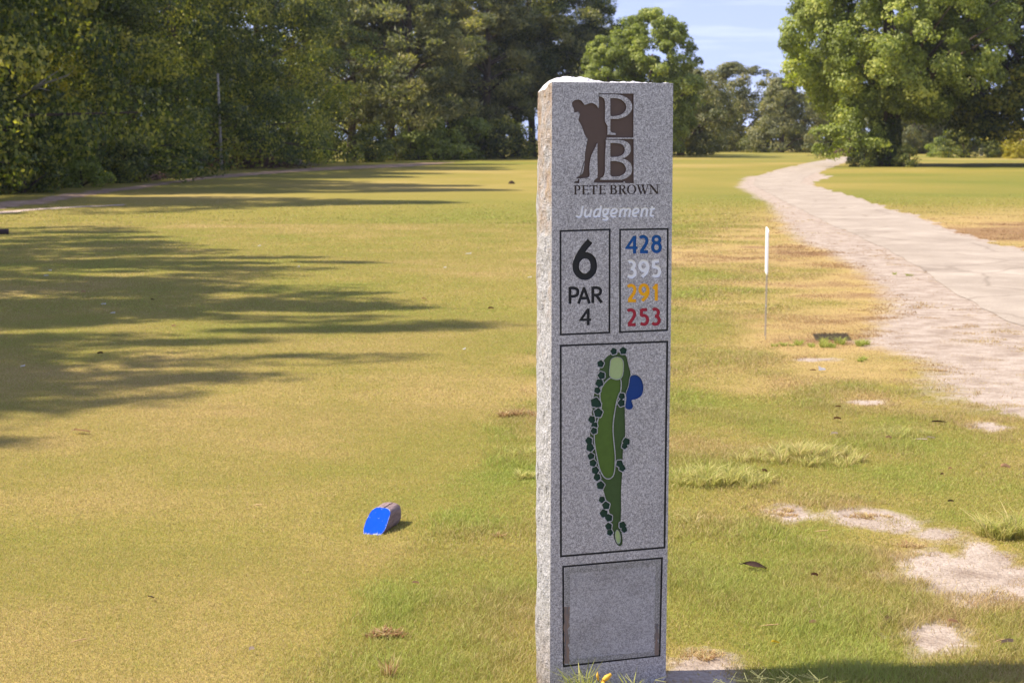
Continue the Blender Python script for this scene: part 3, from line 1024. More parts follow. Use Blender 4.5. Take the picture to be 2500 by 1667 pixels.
def ring_of(p, k, e_):
    p = np.asarray(p)
    c_ = p.mean(0)
    d = p - c_
    return c_ + d * k + d / np.maximum(1e-6, np.linalg.norm(d, axis=1))[:, None] * e_


RINGP = [ring_of(q, 1.12, 0.09) for q in SOILP]
tag(sheet('path', PATH, 0.004, M['asphalt'], 1.5), kind='structure')
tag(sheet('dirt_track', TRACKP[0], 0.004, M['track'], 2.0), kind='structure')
tag(sheet('dirt_track', TRACKP[1], 0.008, M['sand']), kind='structure')

SL = np.array([q[:2] for q in G(SAND_L)])


def dryness(x, y, tee):
    """0 green .. 1 brown, the turf's own colour"""
    x, y = np.asarray(x, float), np.asarray(y, float)
    n = fbm(x * 0.35, y * 0.35, 5, 4) * 0.5 + fbm(x * 1.7, y * 1.7, 15, 4) * 0.5
    o = np.argsort(SL[:, 1])
    edge = np.interp(y, SL[o, 1], SL[o, 0])
    near = smooth(2.4, 0.0, edge - x) * smooth(6.0, 10.0, y) * smooth(48, 36, y)
    rough = 0.075 + 1.75 * (n - 0.44) + 0.50 * near + 0.20 * smooth(7, 13, y)
    teed = 0.385 + 0.85 * (n - 0.48)
    far = 0.30 + 0.75 * (fbm(x * 0.16, y * 0.16, 8, 4) - 0.47)
    r = tee * teed + (1 - tee) * rough
    k = smooth(20, 34, y)
    k = np.where(np.asarray(tee) > 0.5, smooth(26.0, 27.0, y), k)
    return np.clip(r * (1 - k) + far * k, 0, 0.98)


ys = np.concatenate([np.arange(-14, 3, 0.8), np.arange(3, 14, 0.07), np.arange(14, 26, 0.2), np.arange(26, 27.6, 0.08), np.geomspace(27.6, 620, 150)])
tt = np.linspace(-1, 1, 560)
tt = 0.45 * tt + 0.55 * tt ** 3
gx = tt[None, :] * (18 + 1.0 * np.maximum(ys, 0))[:, None]
gy = np.repeat(ys[:, None], len(tt), 1)
gz = terrain(gx, gy)
nr, nc = gx.shape
idx = np.arange(nr * nc).reshape(nr, nc)
quads = np.stack([idx[:-1, :-1], idx[:-1, 1:], idx[1:, 1:], idx[1:, :-1]], -1).reshape(-1, 4)
def bareness(x, y):
    """how thin the turf is: 1 on open soil, fading out over the worn margin"""
    o = np.argsort(SL[:, 1])
    edge = np.interp(y, SL[o, 1], SL[o, 0])
    wid = 0.55 + 0.5 * vnoise(y * 0.8, y * 0.1, 3)
    b = smooth(wid, -0.15, edge - x) * (x < edge + 0.6) * smooth(6.5, 9.5, y) * (y < 60)
    b = b * 0.85
    b = np.maximum(b, 0.98 * inpoly(SANDP, x, y))
    for q in SOILP:
        for k_, e_, v_ in ((1.16, 0.11, 0.38), (1.08, 0.06, 0.60), (1.0, 0.01, 0.95)):
            b = np.maximum(b, v_ * inpoly(ring_of(q, k_, e_), x, y))
    b = np.maximum(b, 0.45 * inpoly(ring_of(TRACKP[0], 1.0, 0.5), x, y))
    return b


tm_ = tee_mask(gx, gy)
tag(link('ground', npmesh('ground', np.stack([gx, gy, gz], -1).reshape(-1, 3), [quads], M['ground'], {'dry': dryness(gx, gy, tm_).ravel(), 'bare': bareness(gx, gy).ravel()})), kind='structure')


# ------------------------------------------------------------------ grass
def blade_arrays(x, y, h, w, rng, lean=0.5, zb=None, dirs=None):
    n = len(x)
    az = rng.rand(n) * 2 * math.pi if dirs is None else dirs
    fz = rng.rand(n) * 2 * math.pi
    dx, dy = np.cos(az), np.sin(az)
    sx, sy = np.cos(fz) * w / 2, np.sin(fz) * w / 2
    ln = lean * (0.35 + 0.9 * rng.rand(n)) * h
    z = terrain(x, y) if zb is None else zb
    z = z - 0.002
    hh = h
    V = np.empty((n, 5, 3))
    V[:, 0] = np.stack([x - sx, y - sy, z], 1)
    V[:, 1] = np.stack([x + sx, y + sy, z], 1)
    V[:, 2] = np.stack([x + dx * ln * 0.38 + sx * .75, y + dy * ln * 0.38 + sy * .75, z + hh * 0.6], 1)
    V[:, 3] = np.stack([x + dx * ln * 0.38 - sx * .75, y + dy * ln * 0.38 - sy * .75, z + hh * 0.6], 1)
    V[:, 4] = np.stack([x + dx * ln, y + dy * ln, z + hh * (1 - 0.25 * rng.rand(n) * lean)], 1)
    b = np.arange(n)[:, None] * 5
    return V.reshape(-1, 3), b + np.array([[0, 1, 2, 3]]), b + np.array([[3, 2, 4]])


def in_any(polys, x, y):
    r = np.zeros(len(x), bool)
    for q in polys: r |= inpoly(q, x, y)
    return r


def sow(rng, y0, y1, dens, marg):
    w1 = lambda y: 0.3125 * y + marg
    A = (w1(y0) + w1(y1)) * (y1 - y0)
    n = int(A * dens)
    y = y0 + (y1 - y0) * rng.rand(n * 2)
    keep = rng.rand(n * 2) < w1(y) / w1(y1)
    y = y[keep]
    x = (rng.rand(len(y)) * 2 - 1) * w1(y)
    return x, y


def make_grass():
    rng = np.random.RandomState(77)
    acc = {'tee_grass': [], 'rough_grass': []}
    for y0, y1, dt, dr, wt_, wr in ((3.2, 5.5, 36000, 30000, 0.0012, 0.0016), (5.5, 8.5, 20000, 17000, 0.0016, 0.0022), (8.5, 13, 9500, 8000, 0.0025, 0.0033), (13, 20, 2600, 2300, 0.0055, 0.0070), (20, 27.0, 1100, 1100, 0.009, 0.011), (27.0, 42, 0, 900, 0.012, 0.013)):
        for kind, dens in (('tee_grass', dt), ('rough_grass', dr)):
            if not dens: continue
            x, y = sow(rng, y0, y1, dens, 1.3)
            tm_ = tee_mask(x, y) > rng.rand(len(x))
            k = tm_ if kind == 'tee_grass' else ~tm_
            k &= ~in_any([PATH], x, y)
            if kind == 'rough_grass': k &= rng.rand(len(x)) > smooth(15, 41, y)
            x, y = x[k], y[k]
            bare = in_any([SANDP] + SOILP + TRACKP, x, y)
            bv = bareness(x, y)
            ring = (bv > 0.12) & ~bare
            isl = smooth(0.57, 0.68, fbm(x * 5, y * 5, 61, 4)) * 0.6 + 0.02
            k = np.where(bare, rng.rand(len(x)) < isl, np.where(ring, rng.rand(len(x)) < np.clip(1.15 - 1.3 * bv + 1.6 * (fbm(x * 7, y * 7, 71, 4) - 0.5), 0.04, 1), True))
            x, y, bare, ring, bv_ = x[k], y[k], bare[k], ring[k], bv[k]
            n = len(x)
            dry = dryness(x, y, 1.0 if kind == 'tee_grass' else 0.0)
            if kind == 'tee_grass':
                h = 0.006 + 0.007 * rng.rand(n)
                w = wt_ * (0.7 + 0.6 * rng.rand(n))
                c_ = np.clip(dry + 0.20 * rng.randn(n), 0, 0.97)
                lean = 1.0
            else:
                cl = fbm(x * 2.2, y * 2.2, 33, 3)
                h = (0.011 + 0.019 * smooth(0.40, 0.75, cl)) * (0.55 + 0.8 * rng.rand(n)) * (1 - 0.45 * smooth(0.35, 0.7, dry))
                h *= 1 + 0.55 * smooth(6.2, 3.6, y) * (x < 0.4) + 0.25 * smooth(5.2, 4.2, y)
                h = np.where(y > 26, np.minimum(h, 0.035) , h)
                w = wr * (0.6 + 0.7 * rng.rand(n))
                c_ = np.clip(dry + 0.17 * rng.randn(n) + 0.25 * (rng.rand(n) < 0.07), 0, 0.99)
                c_ = np.where(bare, np.clip(c_ + 0.25, 0, 0.95), c_)
                c_ = np.where(ring, np.clip(c_ + 0.45 * bv_, 0, 0.97), c_)
                h = np.where(bare, h * 0.7, h)
                lean = 0.95
            V, q, tr = blade_arrays(x, y, h, w, rng, lean)
            acc[kind].append((V, q, tr, np.repeat(c_, 5)))
    for kind, parts in acc.items():
        off = 0
        VV, QQ, TT, CC = [], [], [], []
        for V, q, tr, c_ in parts:
            VV.append(V); QQ.append(q + off); TT.append(tr + off); CC.append(c_)
            off += len(V)
        me = npmesh(kind, np.concatenate(VV), [np.concatenate(QQ), np.concatenate(TT)], M['grass'], {'dry': np.concatenate(CC)})
        tag(link(kind, me), kind='stuff')


make_grass()


def clump(px, py, wpx, h, n, label, dry=0.15, seed=0, name='grass_clump', lean=0.95, wid=0.0042, aspect=0.6, cat='grass clump'):
    rng = np.random.RandomState(seed + 900)
    c0 = gp(px, py)
    s_ = c0[1] / FPX / cp
    R_ = wpx * s_ / 2
    ns = max(1, n // 42)
    sa, sr = rng.rand(ns) * 2 * math.pi, np.sqrt(rng.rand(ns))
    sx_, sy_ = sr * R_ * np.cos(sa), sr * R_ * aspect * np.sin(sa)
    sh_ = (1.1 - 0.45 * sr) * (0.6 + 0.55 * rng.rand(ns))
    w_ = rng.randint(0, ns, n)
    dirs = rng.rand(n) * 2 * math.pi
    rr_ = 0.016 * np.sqrt(rng.rand(n))
    x, y = sx_[w_] + rr_ * np.cos(dirs), sy_[w_] + rr_ * np.sin(dirs)
    hh_ = h * sh_[w_] * (0.4 + 0.7 * rng.rand(n))
    V, q, tr = blade_arrays(x, y, hh_, wid * (0.7 + 0.7 * rng.rand(n)), rng, lean * 1.1, np.zeros(n), dirs + 0.5 * rng.randn(n))
    c_ = np.clip(dry + 0.16 * rng.randn(n), 0, 1)
    o = link(name, npmesh(name, V, [q, tr], M['long_grass'], {'dry': np.repeat(c_, 5)}), None, tuple(c0))
    return tag(o, label, cat)


clump(1752, 1178, 240, 0.095, 1700, 'large tuft of long pale green grass just right of the granite slab', 0.33, 1)
clump(1948, 1122, 330, 0.085, 2000, 'widest tuft of long straw tipped grass beyond the one beside the slab', 0.42, 2)
clump(2196, 1066, 160, 0.06, 800, 'low grass tuft near the sandy path edge, farthest of the tufts', 0.30, 3)
clump(2490, 1310, 190, 0.12, 1200, 'tall arching grass tuft cut by the right frame edge beside bare clay', 0.33, 4)
clump(1262, 1016, 110, 0.06, 520, 'reddish brown grass tuft half hidden by the left edge of the slab', 0.88, 5)
clump(1278, 1108, 85, 0.05, 240, 'short green grass tuft left of the slab under the reddish tuft', 0.30, 6)
clump(1280, 1168, 85, 0.05, 240, 'short grass tuft with dark blades against the slab left edge, lower one', 0.35, 7)
clump(2030, 842, 190, 0.07, 900, 'bright green grass tuft in the small shadow right of the white yard sign', 0.02, 8)
clump(1885, 842, 120, 0.04, 160, 'green grass tuft at the foot of the white yard sign', 0.08, 18)
for q_, (px, py, w_, lab_) in enumerate([(1715, 1600, 130, 'dry brown thatch at the right foot of the slab'), (1900, 1252, 150, 'dry straw fringe behind the long clay strip'), (2110, 1262, 120, 'dry straw fringe between the clay strip and arching tuft'), (2215, 1330, 90, 'dry straw fringe on the upper left rim of the large clay patch'),
                                          (2090, 760, 110, 'dry brown grass on the worn margin of the path'), (2260, 905, 120, 'dry brown grass tongue on the sandy shoulder at right')]):
    clump(px, py, w_, 0.022, 420, lab_, 0.82, 40 + q_, 'straw_clump', 1.6, 0.0028, 0.6, 'dry grass')
clump(950, 1556, 90, 0.035, 260, 'rusty brown weed patch in the grass at lower left of the slab', 0.97, 9, 'weed', 1.4, 0.006)
clump(1200, 1312, 60, 0.035, 30, 'small rusty weed sprig between blue tee marker and slab', 0.95, 10, 'weed', 1.2, 0.005)
clump(940, 1650, 90, 0.07, 40, 'thin brown seed stalks at the bottom edge left of the slab', 0.9, 11, 'weed', 0.6, 0.003)
clump(1700, 1275, 110, 0.11, 14, 'few long yellow stalks leaning right beside the slab', 0.52, 12, 'grass_stalk', 1.5, 0.004)
clump(1420, 1712, 250, 0.11, 130, 'green grass blades growing against the foot of the slab', 0.12, 13, 'grass_clump', 0.7, 0.004, 0.12)
clump(2120, 880, 130, 0.03, 120, 'flat green tuft on the edge of the sandy shoulder', 0.05, 14)
clump(2185, 672, 110, 0.04, 130, 'far green tuft at the sandy edge of the path', 0.06, 15)


def crabgrass(px, py, n, label, seed):
    rng = random.Random(seed)
    m = MB()
    c0 = gp(px, py)
    for i in range(n):
        x, y = rng.uniform(-0.06, 0.06), rng.uniform(-0.03, 0.03)
        h = rng.uniform(0.05, 0.095)
        lx, ly = rng.uniform(-0.03, 0.03), rng.uniform(-0.02, 0.02)
        top = (x + lx, y + ly, h)
        m.tube([(x, y, 0), (x + lx * .4, y + ly * .4, h * .6), top], [0.0011, 0.0009, 0.0007], 4)
        for k in range(rng.choice((2, 3, 3, 4))):
            a = rng.uniform(0, 6.28)
            l_ = rng.uniform(0.025, 0.05)
            m.tube([top, (top[0] + math.cos(a) * l_, top[1] + math.sin(a) * l_ * .6, h + rng.uniform(-0.006, 0.028))], [0.0009, 0.0007], 4)
    tag(m.build('seed_grass', M['seed'], None, False, tuple(c0)), label, 'seed grass')


M['seed'] = simple('seed_heads', (0.30, 0.30, 0.13), 0.6, 0.2, 0.3, 40)
crabgrass(1885, 1752, 12, 'forked pale seed heads of grass in the slab shadow, right of bare patch', 1)
crabgrass(1955, 1758, 10, 'forked pale seed heads of grass in the slab shadow, rightmost bunch', 2)
crabgrass(1712, 1752, 7, 'thin yellow forked grass stems on the brown patch beside the slab', 3)
crabgrass(1425, 1745, 7, 'forked grass stems in front of the slab foot, left of yellow bud', 4)
crabgrass(1560, 1750, 6, 'forked grass stems in front of the slab foot, right of yellow bud', 5)


def bud_flower():
    c0 = gp(1470, 1730)
    r = empty('bud_weed', tuple(c0))
    tag(r, 'yellow budding weed at the foot of the granite slab', 'flower')
    m = MB()
    m.tube([(0, 0, 0), (0.002, 0, 0.04), (-0.002, 0, 0.074)], [0.002, 0.002, 0.0016], 6)
    m.tube([(-0.001, 0, 0.05), (-0.010, 0, 0.075)], [0.0014, 0.001], 5)
    m.build('stem', M['grass_plain'], r)
    for pts, rad in (([(-0.003, 0, 0.068), (0.010, 0, 0.080), (0.022, 0, 0.089)], [0.003, 0.0075, 0.004]), ([(-0.010, 0, 0.073), (-0.012, 0, 0.086), (-0.012, 0, 0.095)], [0.002, 0.0035, 0.001]), ([(0.0, -0.003, 0.055), (0.004, -0.006, 0.064), (0.0, -0.004, 0.071)], [0.003, 0.007, 0.003])):
        b = MB(); b.tube(pts, rad, 8); b.build('bud', M['bud'], r, True)


M['grass_plain'] = simple('stem_green', (0.12, 0.16, 0.03), 0.6, 0.2, 0.2, 30)
M['bud'] = simple('bud_yellow', (0.72, 0.42, 0.05), 0.5, 0.3, 0.3, 120)
bud_flower()

# ------------------------------------------------------------------ tee markers, stake, litter
t = NT('log_wood')
o = t.obj()
c = t.ramp(t.noise(30, 6, 0.7, t.mapv(o, (0.5, 3, 3))), [(0.3, (0.15, 0.10, 0.095)), (0.55, (0.28, 0.20, 0.19)), (0.75, (0.38, 0.29, 0.275))])
t.principled(c, 0.8, 0.2, t.bump(t.noise(60, 5, 0.7, t.mapv(o, (0.4, 3, 3))), 0.4, 0.01))
M['log'] = t.m
t = NT('marker_blue')
o = t.obj()
zz = t.n('ShaderNodeSeparateXYZ'); t.l(o, zz.inputs[0])
lowz = t.n('ShaderNodeMapRange'); lowz.inputs[1].default_value = 0.016; lowz.inputs[2].default_value = 0.0; t.l(zz.outputs['Z'], lowz.inputs[0])
chip = t.math('GREATER_THAN', t.math('ADD', t.noise(75, 4, 0.7, o), t.math('MULTIPLY', lowz.outputs[0], 0.22)), 0.67)
c = t.mix(chip, (0.0006, 0.066, 0.56), (0.42, 0.46, 0.60))
t.principled(t.mix(t.noise(25, 5, 0.7, o), t.mix(1.0, c, (0.72, 0.78, 0.82), 'MULTIPLY'), c), 0.65, 0.06, t.bump(t.noise(40, 3, 0.6, o), 0.15, 0.01))
M['marker_blue'] = t.m
t = NT('marker_rim')
o = t.obj()
t.principled(t.mix(t.ramp(t.noise(45, 4, 0.7, o), [(0.42, (0,)), (0.58, (1,))]), (0.02, 0.09, 0.45), (0.40, 0.42, 0.52)), 0.7, 0.1)
M['rim'] = t.m
M['log_dark'] = simple('log_dark', (0.06, 0.045, 0.05), 0.85, 0.1, 0.4, 20)
M['marker_tan'] = simple('marker_end_tan', (0.62, 0.30, 0.13), 0.6, 0.3, 0.15, 30)
M['crack'] = simple('crack_dark', (0.02, 0.014, 0.012), 0.9, 0.1)


def tee_marker(loc, ax, label, facemat, r=0.041, length=0.215, cut=0.118, scale=1.0, group=None, body='log'):
    root = empty('tee_marker', tuple(loc), math.atan2(ax[1], ax[0]))
    tag(root, label, 'tee marker', group)
    root.scale = (scale,) * 3
    N = 40
    # squarish round profile, local x along the log, z up
    prof = []
    for k in range(N):
        a = 2 * math.pi * k / N
        ca, sa = math.cos(a), math.sin(a)
        q = (abs(ca) ** 3.2 + abs(sa) ** 3.2) ** (-1 / 3.2)
        prof.append((ca * q * r, sa * q * r))
    vs, fs = [], []
    for j in range(13):
        s_ = j / 12
        for (a, b) in prof:
            x0 = cut * (b + r) / (2 * r)
            x = x0 + (length - x0) * s_
            k = 1.0 - 0.10 * max(0, (s_ - 0.85) / 0.15) ** 2
            wob = 1 + 0.015 * math.sin(7 * x / length * 3 + a * 60)
            vs.append((x, a * k * wob, b * k * wob + r * 0.93))
    for j in range(12):
        for k in range(N):
            fs.append((j * N + k, j * N + (k + 1) % N, (j + 1) * N + (k + 1) % N, (j + 1) * N + k))
    fs.append(tuple(12 * N + k for k in range(N)))
    m = MB(); m.add(vs, fs)
    m.build('log', M[body], root, True)
    n = Vector((-2 * r, 0, cut)).normalized()
    front = [Vector(v) + n * 0.0012 for v in vs[:N]]
    back = [Vector(v) - n * 0.001 for v in vs[:N]]
    cen = sum(front, Vector()) / N
    m = MB()
    m.add([cen] + front + back, [(0, 1 + (k + 1) % N, 1 + k) for k in range(N)] + [(1 + k, 1 + (k + 1) % N, 1 + N + (k + 1) % N, 1 + N + k) for k in range(N)])
    m.build('painted_face', facemat, root)
    m = MB()
    rim = [Vector(v) + n * 0.0014 for v in vs[:N]]
    rin = [cen + (q_ - cen) * 0.975 + n * 0.0006 for q_ in front]
    m.add(rim + rin, [(k, (k + 1) % N, N + (k + 1) % N, N + k) for k in range(N)])
    m.build('worn_rim', M['rim'], root)
    m = MB()
    pts = [(cut * 0.93 + 0.004, 0.0 - 0.007, 1.945 * r), (cut + 0.03, -0.009, 1.952 * r), (cut + 0.055, -0.007, 1.946 * r), (length * 0.93, -0.010, 1.93 * r)]
    m.tube(pts, [0.0012, 0.0013, 0.0012, 0.0008], 5)
    m.build('crack', M['crack'], root)
    return root


mk = gp(906, 1306)
mk[2] -= 0.005
tee_marker(mk, (0.27, 0.963), 'cut log tee marker with slanted blue painted end on the short grass', M['marker_blue'])
mk2 = gp(-14, 573)
tee_marker(mk2, (0.93, 0.36), 'dark log tee marker with tan end, cut off by the left frame edge', M['marker_tan'], r=0.042, length=0.2, cut=0.05, body='log_dark')


def mound(px, py, w, h, label, mat, name='dark_lump', cat='mound'):
    c0 = gp(px, py)
    rng = np.random.RandomState(int(px))
    n, k = 24, 8
    vs, fs = [(0, 0, h)], []
    for j in range(1, k + 1):
        for i in range(n):
            a = 2 * math.pi * i / n
            r_ = j / k
            rr_ = 1 + 0.2 * (rng.rand() - 0.5)
            vs.append((w / 2 * r_ * rr_ * math.cos(a), w / 2 * r_ * rr_ * math.sin(a), h * (1 - r_ ** 2.2) * (0.8 + 0.3 * rng.rand()) - (0.02 if j == k else 0)))
    for i in range(n): fs.append((0, 1 + i, 1 + (i + 1) % n))
    for j in range(k - 1):
        for i in range(n): fs.append((1 + j * n + i, 1 + (j + 1) * n + i, 1 + (j + 1) * n + (i + 1) % n, 1 + j * n + (i + 1) % n))
    m = MB(); m.add(vs, fs)
    return tag(m.build(name, mat, None, False, tuple(c0)), label, cat)


M['dark_earth'] = simple('dark_earth', (0.045, 0.028, 0.022), 0.95, 0.1, 0.4, 20)
M['dry_brush'] = simple('dry_brush', (0.16, 0.10, 0.075), 0.95, 0.1, 0.4, 4)
mound(1249, 449, 0.24, 0.10, 'small dark lump on the sunlit fairway left of the slab', M['dark_earth'])  # plain dark lump of unknown kind

# white yard sign seen edge on
sk = gp(1868, 824)
root = empty('yard_sign', tuple(sk), -math.radians(7.0))
tag(root, 'thin white yard sign seen edge on, on a grey wire stake beside the path', 'yard sign')
wire = simple('rod_metal', (0.30, 0.27, 0.24), 0.5, 0.5, 0.3, 40)
for yy in (-0.11, 0.11):
    m = MB()
    m.tube([(0, yy, -0.06), (0.002, yy, 0.25), (0.004, yy, 0.60)], [0.0024] * 3, 8)
    m.build('wire_leg', wire, root)
m = MB()
m.tube([(0.002, -0.11, 0.22), (0.002, 0.11, 0.22)], [0.002] * 2, 6)
m.build('cross_wire', wire, root)
m = MB()
b_, t_, w_ = 0.452, 0.765, 0.20
out_ = []
for cx_, cz_, a0 in ((w_ - 0.02, t_ - 0.02, 0), (-w_ + 0.02, t_ - 0.02, 90), (-w_ + 0.02, b_ + 0.02, 180), (w_ - 0.02, b_ + 0.02, 270)):
    for k in range(6):
        a = math.radians(a0 + 18 * k)
        out_.append((cx_ + 0.02 * math.cos(a), cz_ + 0.02 * math.sin(a)))
n_ = len(out_)
m.add([(-0.005, a, b) for a, b in out_] + [(0.005, a, b) for a, b in out_], [tuple(range(n_)), tuple(range(n_, 2 * n_))[::-1]] + [(k, n_ + k, n_ + (k + 1) % n_, (k + 1) % n_) for k in range(n_)])
m.build('panel', simple('stake_white', (0.84, 0.84, 0.83), 0.5, 0.3, 0.03), root)

LC = dict(brown=(0.17, 0.085, 0.045), tan=(0.55, 0.33, 0.20), dark=(0.075, 0.043, 0.030), pale=(0.68, 0.55, 0.45), grey=(0.30, 0.22, 0.18), yellow=(0.75, 0.52, 0.04), orange=(0.52, 0.31, 0.17), white=(0.85, 0.84, 0.82), straw=(0.62, 0.42, 0.20))
for k_, v_ in LC.items():
    t = NT('litter_' + k_)
    t.leafy(t.mix(t.noise(90, 4, 0.6, t.obj()), tuple(q * .7 for q in v_), tuple(min(.9, q * 1.15) for q in v_)), 0.2)
    M['l_' + k_] = t.m


def dead_leaf(px, py, lpx, hpx, colr, label, seed, name='fallen_leaf', cat='leaf'):
    rng = random.Random(seed)
    c0 = gp(px, py)
    s_ = c0[1] / FPX
    Ln, Hn = lpx * s_, max(hpx * s_, 0.006)
    Wn = Ln * rng.uniform(0.35, 0.55)
    na, nb = 12, 6
    vs, fs = [], []
    for i in range(na + 1):
        u = i / na
        wd = Wn / 2 * (math.sin(math.pi * min(1, u * 0.96 + 0.02)) ** 0.75)
        for j in range(nb + 1):
            v = j / nb * 2 - 1
            wig = 0.12 * math.sin(9 * u + seed) * v
            z = Hn * (0.62 + 0.38 * math.sin(math.pi * (u * 0.8 + 0.15))) * (1 - 0.25 * v) * (0.55 + 0.45 * v * v) + Hn * 0.15 * wig + 0.010
            vs.append(((u - 0.5) * Ln, v * wd * (0.8 + 0.1 * math.sin(5 * u)), z))
    for i in range(na):
        for j in range(nb):
            a = i * (nb + 1) + j
            fs.append((a, a + 1, a + nb + 2, a + nb + 1))
    m = MB(); m.add(vs, fs)
    m.tube([(-Ln / 2, 0, 0.012 + Hn * .3), (-Ln * .66, Ln * 0.03, 0.012 + Hn * 0.1)], [Ln * 0.02, Ln * 0.012], 5)
    ob = m.build(name, M['l_' + colr], None, True, tuple(c0))
    ob.rotation_euler = (rng.uniform(-.2, .2), rng.uniform(-.1, .1), rng.uniform(-0.5, 0.5))
    return tag(ob, label, cat)


for i, (px, py, l_, h_, c_, lab) in enumerate([
    (1840, 1389, 60, 17, 'dark', 'large curled dark brown leaf lying on green grass right of the slab'),
    (2292, 1038, 34, 6, 'dark', 'narrow dark leaf lying beyond the grass tufts near the path'),
    (2036, 1067, 20, 8, 'pale', 'pale leaf beside the widest straw tipped tuft'),
    (2044, 1031, 18, 9, 'brown', 'small upright brown leaf beyond the pale leaf by the tufts'),
    (2453, 1152, 22, 13, 'orange', 'orange brown folded leaf near the right edge above the arching tuft'),
    (2319, 1153, 10, 8, 'orange', 'tiny orange leaf in grass left of the folded orange leaf'),
    (2300, 1167, 9, 7, 'brown', 'tiny brown leaf in grass just below the tiny orange leaf'),
    (1866, 1161, 14, 10, 'brown', 'small brown leaf at the right tip of the large tuft by the slab'),
    (1987, 1417, 18, 12, 'brown', 'small folded brown leaf right of the large curled leaf'),
    (2325, 1530, 24, 12, 'orange', 'tan leaf resting on the top of the smallest clay patch'),
    (1982, 1534, 22, 14, 'tan', 'upright tan leaf in the grass left of the smallest clay patch'),
    (2457, 1584, 40, 18, 'grey', 'large grey brown leaf at lower right beyond the slab shadow'),
    (1892, 1580, 20, 8, 'yellow', 'yellow petal shaped leaf just above the slab shadow'),
    (2321, 1233, 14, 7, 'dark', 'small dark leaf between the clay strip and arching tuft'),
    (2272, 1075, 18, 5, 'pale', 'pale leaf left of the low far grass tuft'),
    (2170, 1078, 16, 9, 'orange', 'small orange leaf in front of the low far grass tuft'),
    (1985, 910, 14, 5, 'brown', 'small brown leaf on dry grass below the white paper scrap'),
    (2045, 1000, 16, 6, 'brown', 'small brown leaf on dry grass in front of the path shoulder'),
    (1015, 1434, 17, 9, 'tan', 'pale tan leaf below the blue tee marker toward the slab'),
    (617, 1600, 14, 13, 'pale', 'pale round leaf on short grass at bottom left centre'),
    (370, 1468, 18, 8, 'dark', 'dark leaf on short grass at bottom left'),
    (245, 870, 14, 8, 'dark', 'dark leaf in tree shade, nearest dark leaf on the left'),
    (373, 737, 10, 5, 'dark', 'dark leaf on the shaded tee between sun streaks'),
    (1199, 759, 14, 6, 'brown', 'brown leaf at the tip of a shadow streak left of the slab'),
    (1036, 735, 14, 5, 'orange', 'pinkish leaf on tee near the end of a shade streak'),
    (722, 641, 8, 3, 'yellow', 'tiny yellow leaf in the sunny middle of the tee'),
    (200, 1060, 44, 7, 'tan', 'sandy divot modelled as a leaf on sunny grass at left'),  # a divot in the turf, built with the leaf mesh
    (425, 802, 10, 5, 'tan', 'tan leaf in the left tree shade'),
    (204, 718, 11, 5, 'orange', 'orange tinted leaf among shade streaks at far left')]):
    lf = dead_leaf(px, py, l_, h_, c_, lab, i + 3)
    if i == 0: lf.rotation_euler = (0.75, 0.16, -0.12)
cl = mound(2168, 1515, 0.036, 0.016, 'dark clod of dirt in grass left of the smallest clay patch', M['dark_earth'], 'dirt_clod', 'clod')


def bit(px, py, lpx, colr, label, seed, name, cat, group=None, thick=0.0035):
    rng = random.Random(seed)
    c0 = gp(px, py)
    Ln = lpx * c0[1] / FPX
    a = rng.uniform(-0.5, 0.5)
    m = MB()
    k = max(thick, 0.0009 * c0[1] / 4)
    m.tube([(-Ln / 2, 0, 0.012), (-Ln * 0.1, 0, 0.015), (Ln * 0.38, 0, 0.016)], [k * 0.5, k, k], 6)
    if name == 'broken_tee': m.tube([(Ln * 0.38, 0, 0.016), (Ln * 0.46, 0, 0.0165), (Ln * 0.5, 0, 0.0165)], [k, k * 1.9, k * 2.0], 8)
    ob = m.build(name, M['l_' + colr], None, False, tuple(c0))
    ob.rotation_euler = (0, 0, a)
    return tag(ob, label, cat, group)


for i, (px, py, l_, lab) in enumerate([(112, 676, 11, 'white broken tee in the far left shade'), (122, 663, 8, 'white broken tee just beyond another in the far left shade'), (55, 899, 11, 'white broken tee nearest the left edge'), (275, 768, 12, 'white broken tee among streaks of shade at left'),
                                (252, 746, 13, 'white broken tee behind another among streaks of shade'), (633, 603, 7, 'white broken tee far out on the sunny tee'), (1143, 622, 14, 'white broken tee in the sun left of the slab'), (1293, 680, 9, 'white broken tee touching the left edge of the slab'),
                                (729, 654, 5, 'white broken tee below the tiny yellow leaf'), (1086, 656, 7, 'white broken tee below the long one in the sun'), (1133, 857, 7, 'white broken tee in sun right of the lower shade streaks')]):
    bit(px, py, l_, 'white', lab, i, 'broken_tee', 'golf tee', 'broken white tees on the tee box')
for i, (px, py, l_, c_, lab) in enumerate([(2007, 1305, 38, 'straw', 'straw twig on green grass above the curled dark leaf'), (630, 1241, 28, 'straw', 'thin straw on short grass left of the blue marker'), (195, 1574, 46, 'straw', 'long thin straw on short grass near the bottom left'),
                                    (1880, 1537, 56, 'straw', 'pale grass stalk lying between the curled leaf and slab shadow'), (2440, 1575, 44, 'straw', 'straw stalk pointing at the large grey brown leaf'), (2250, 1079, 36, 'pale', 'pale twig in front of the low far tuft')]):
    bit(px, py, l_, c_, lab, i + 50, 'straw_twig', 'twig', None, 0.002)
c0 = gp(2007, 909)
m = MB()
m.add([(-0.02, 0, 0.012), (0.022, 0.004, 0.014), (0.02, 0.006, 0.024), (-0.006, 0.006, 0.030), (-0.022, 0.004, 0.040)], [(0, 1, 2, 3, 4)])
m.add([(-0.02, 0.001, 0.012), (0.022, 0.005, 0.014), (0.0, 0.03, 0.012)], [(0, 1, 2)])
tag(m.build('paper_scrap', M['l_white'], None, False, tuple(c0)), 'small torn white paper scrap on dry grass left of the path', 'paper')
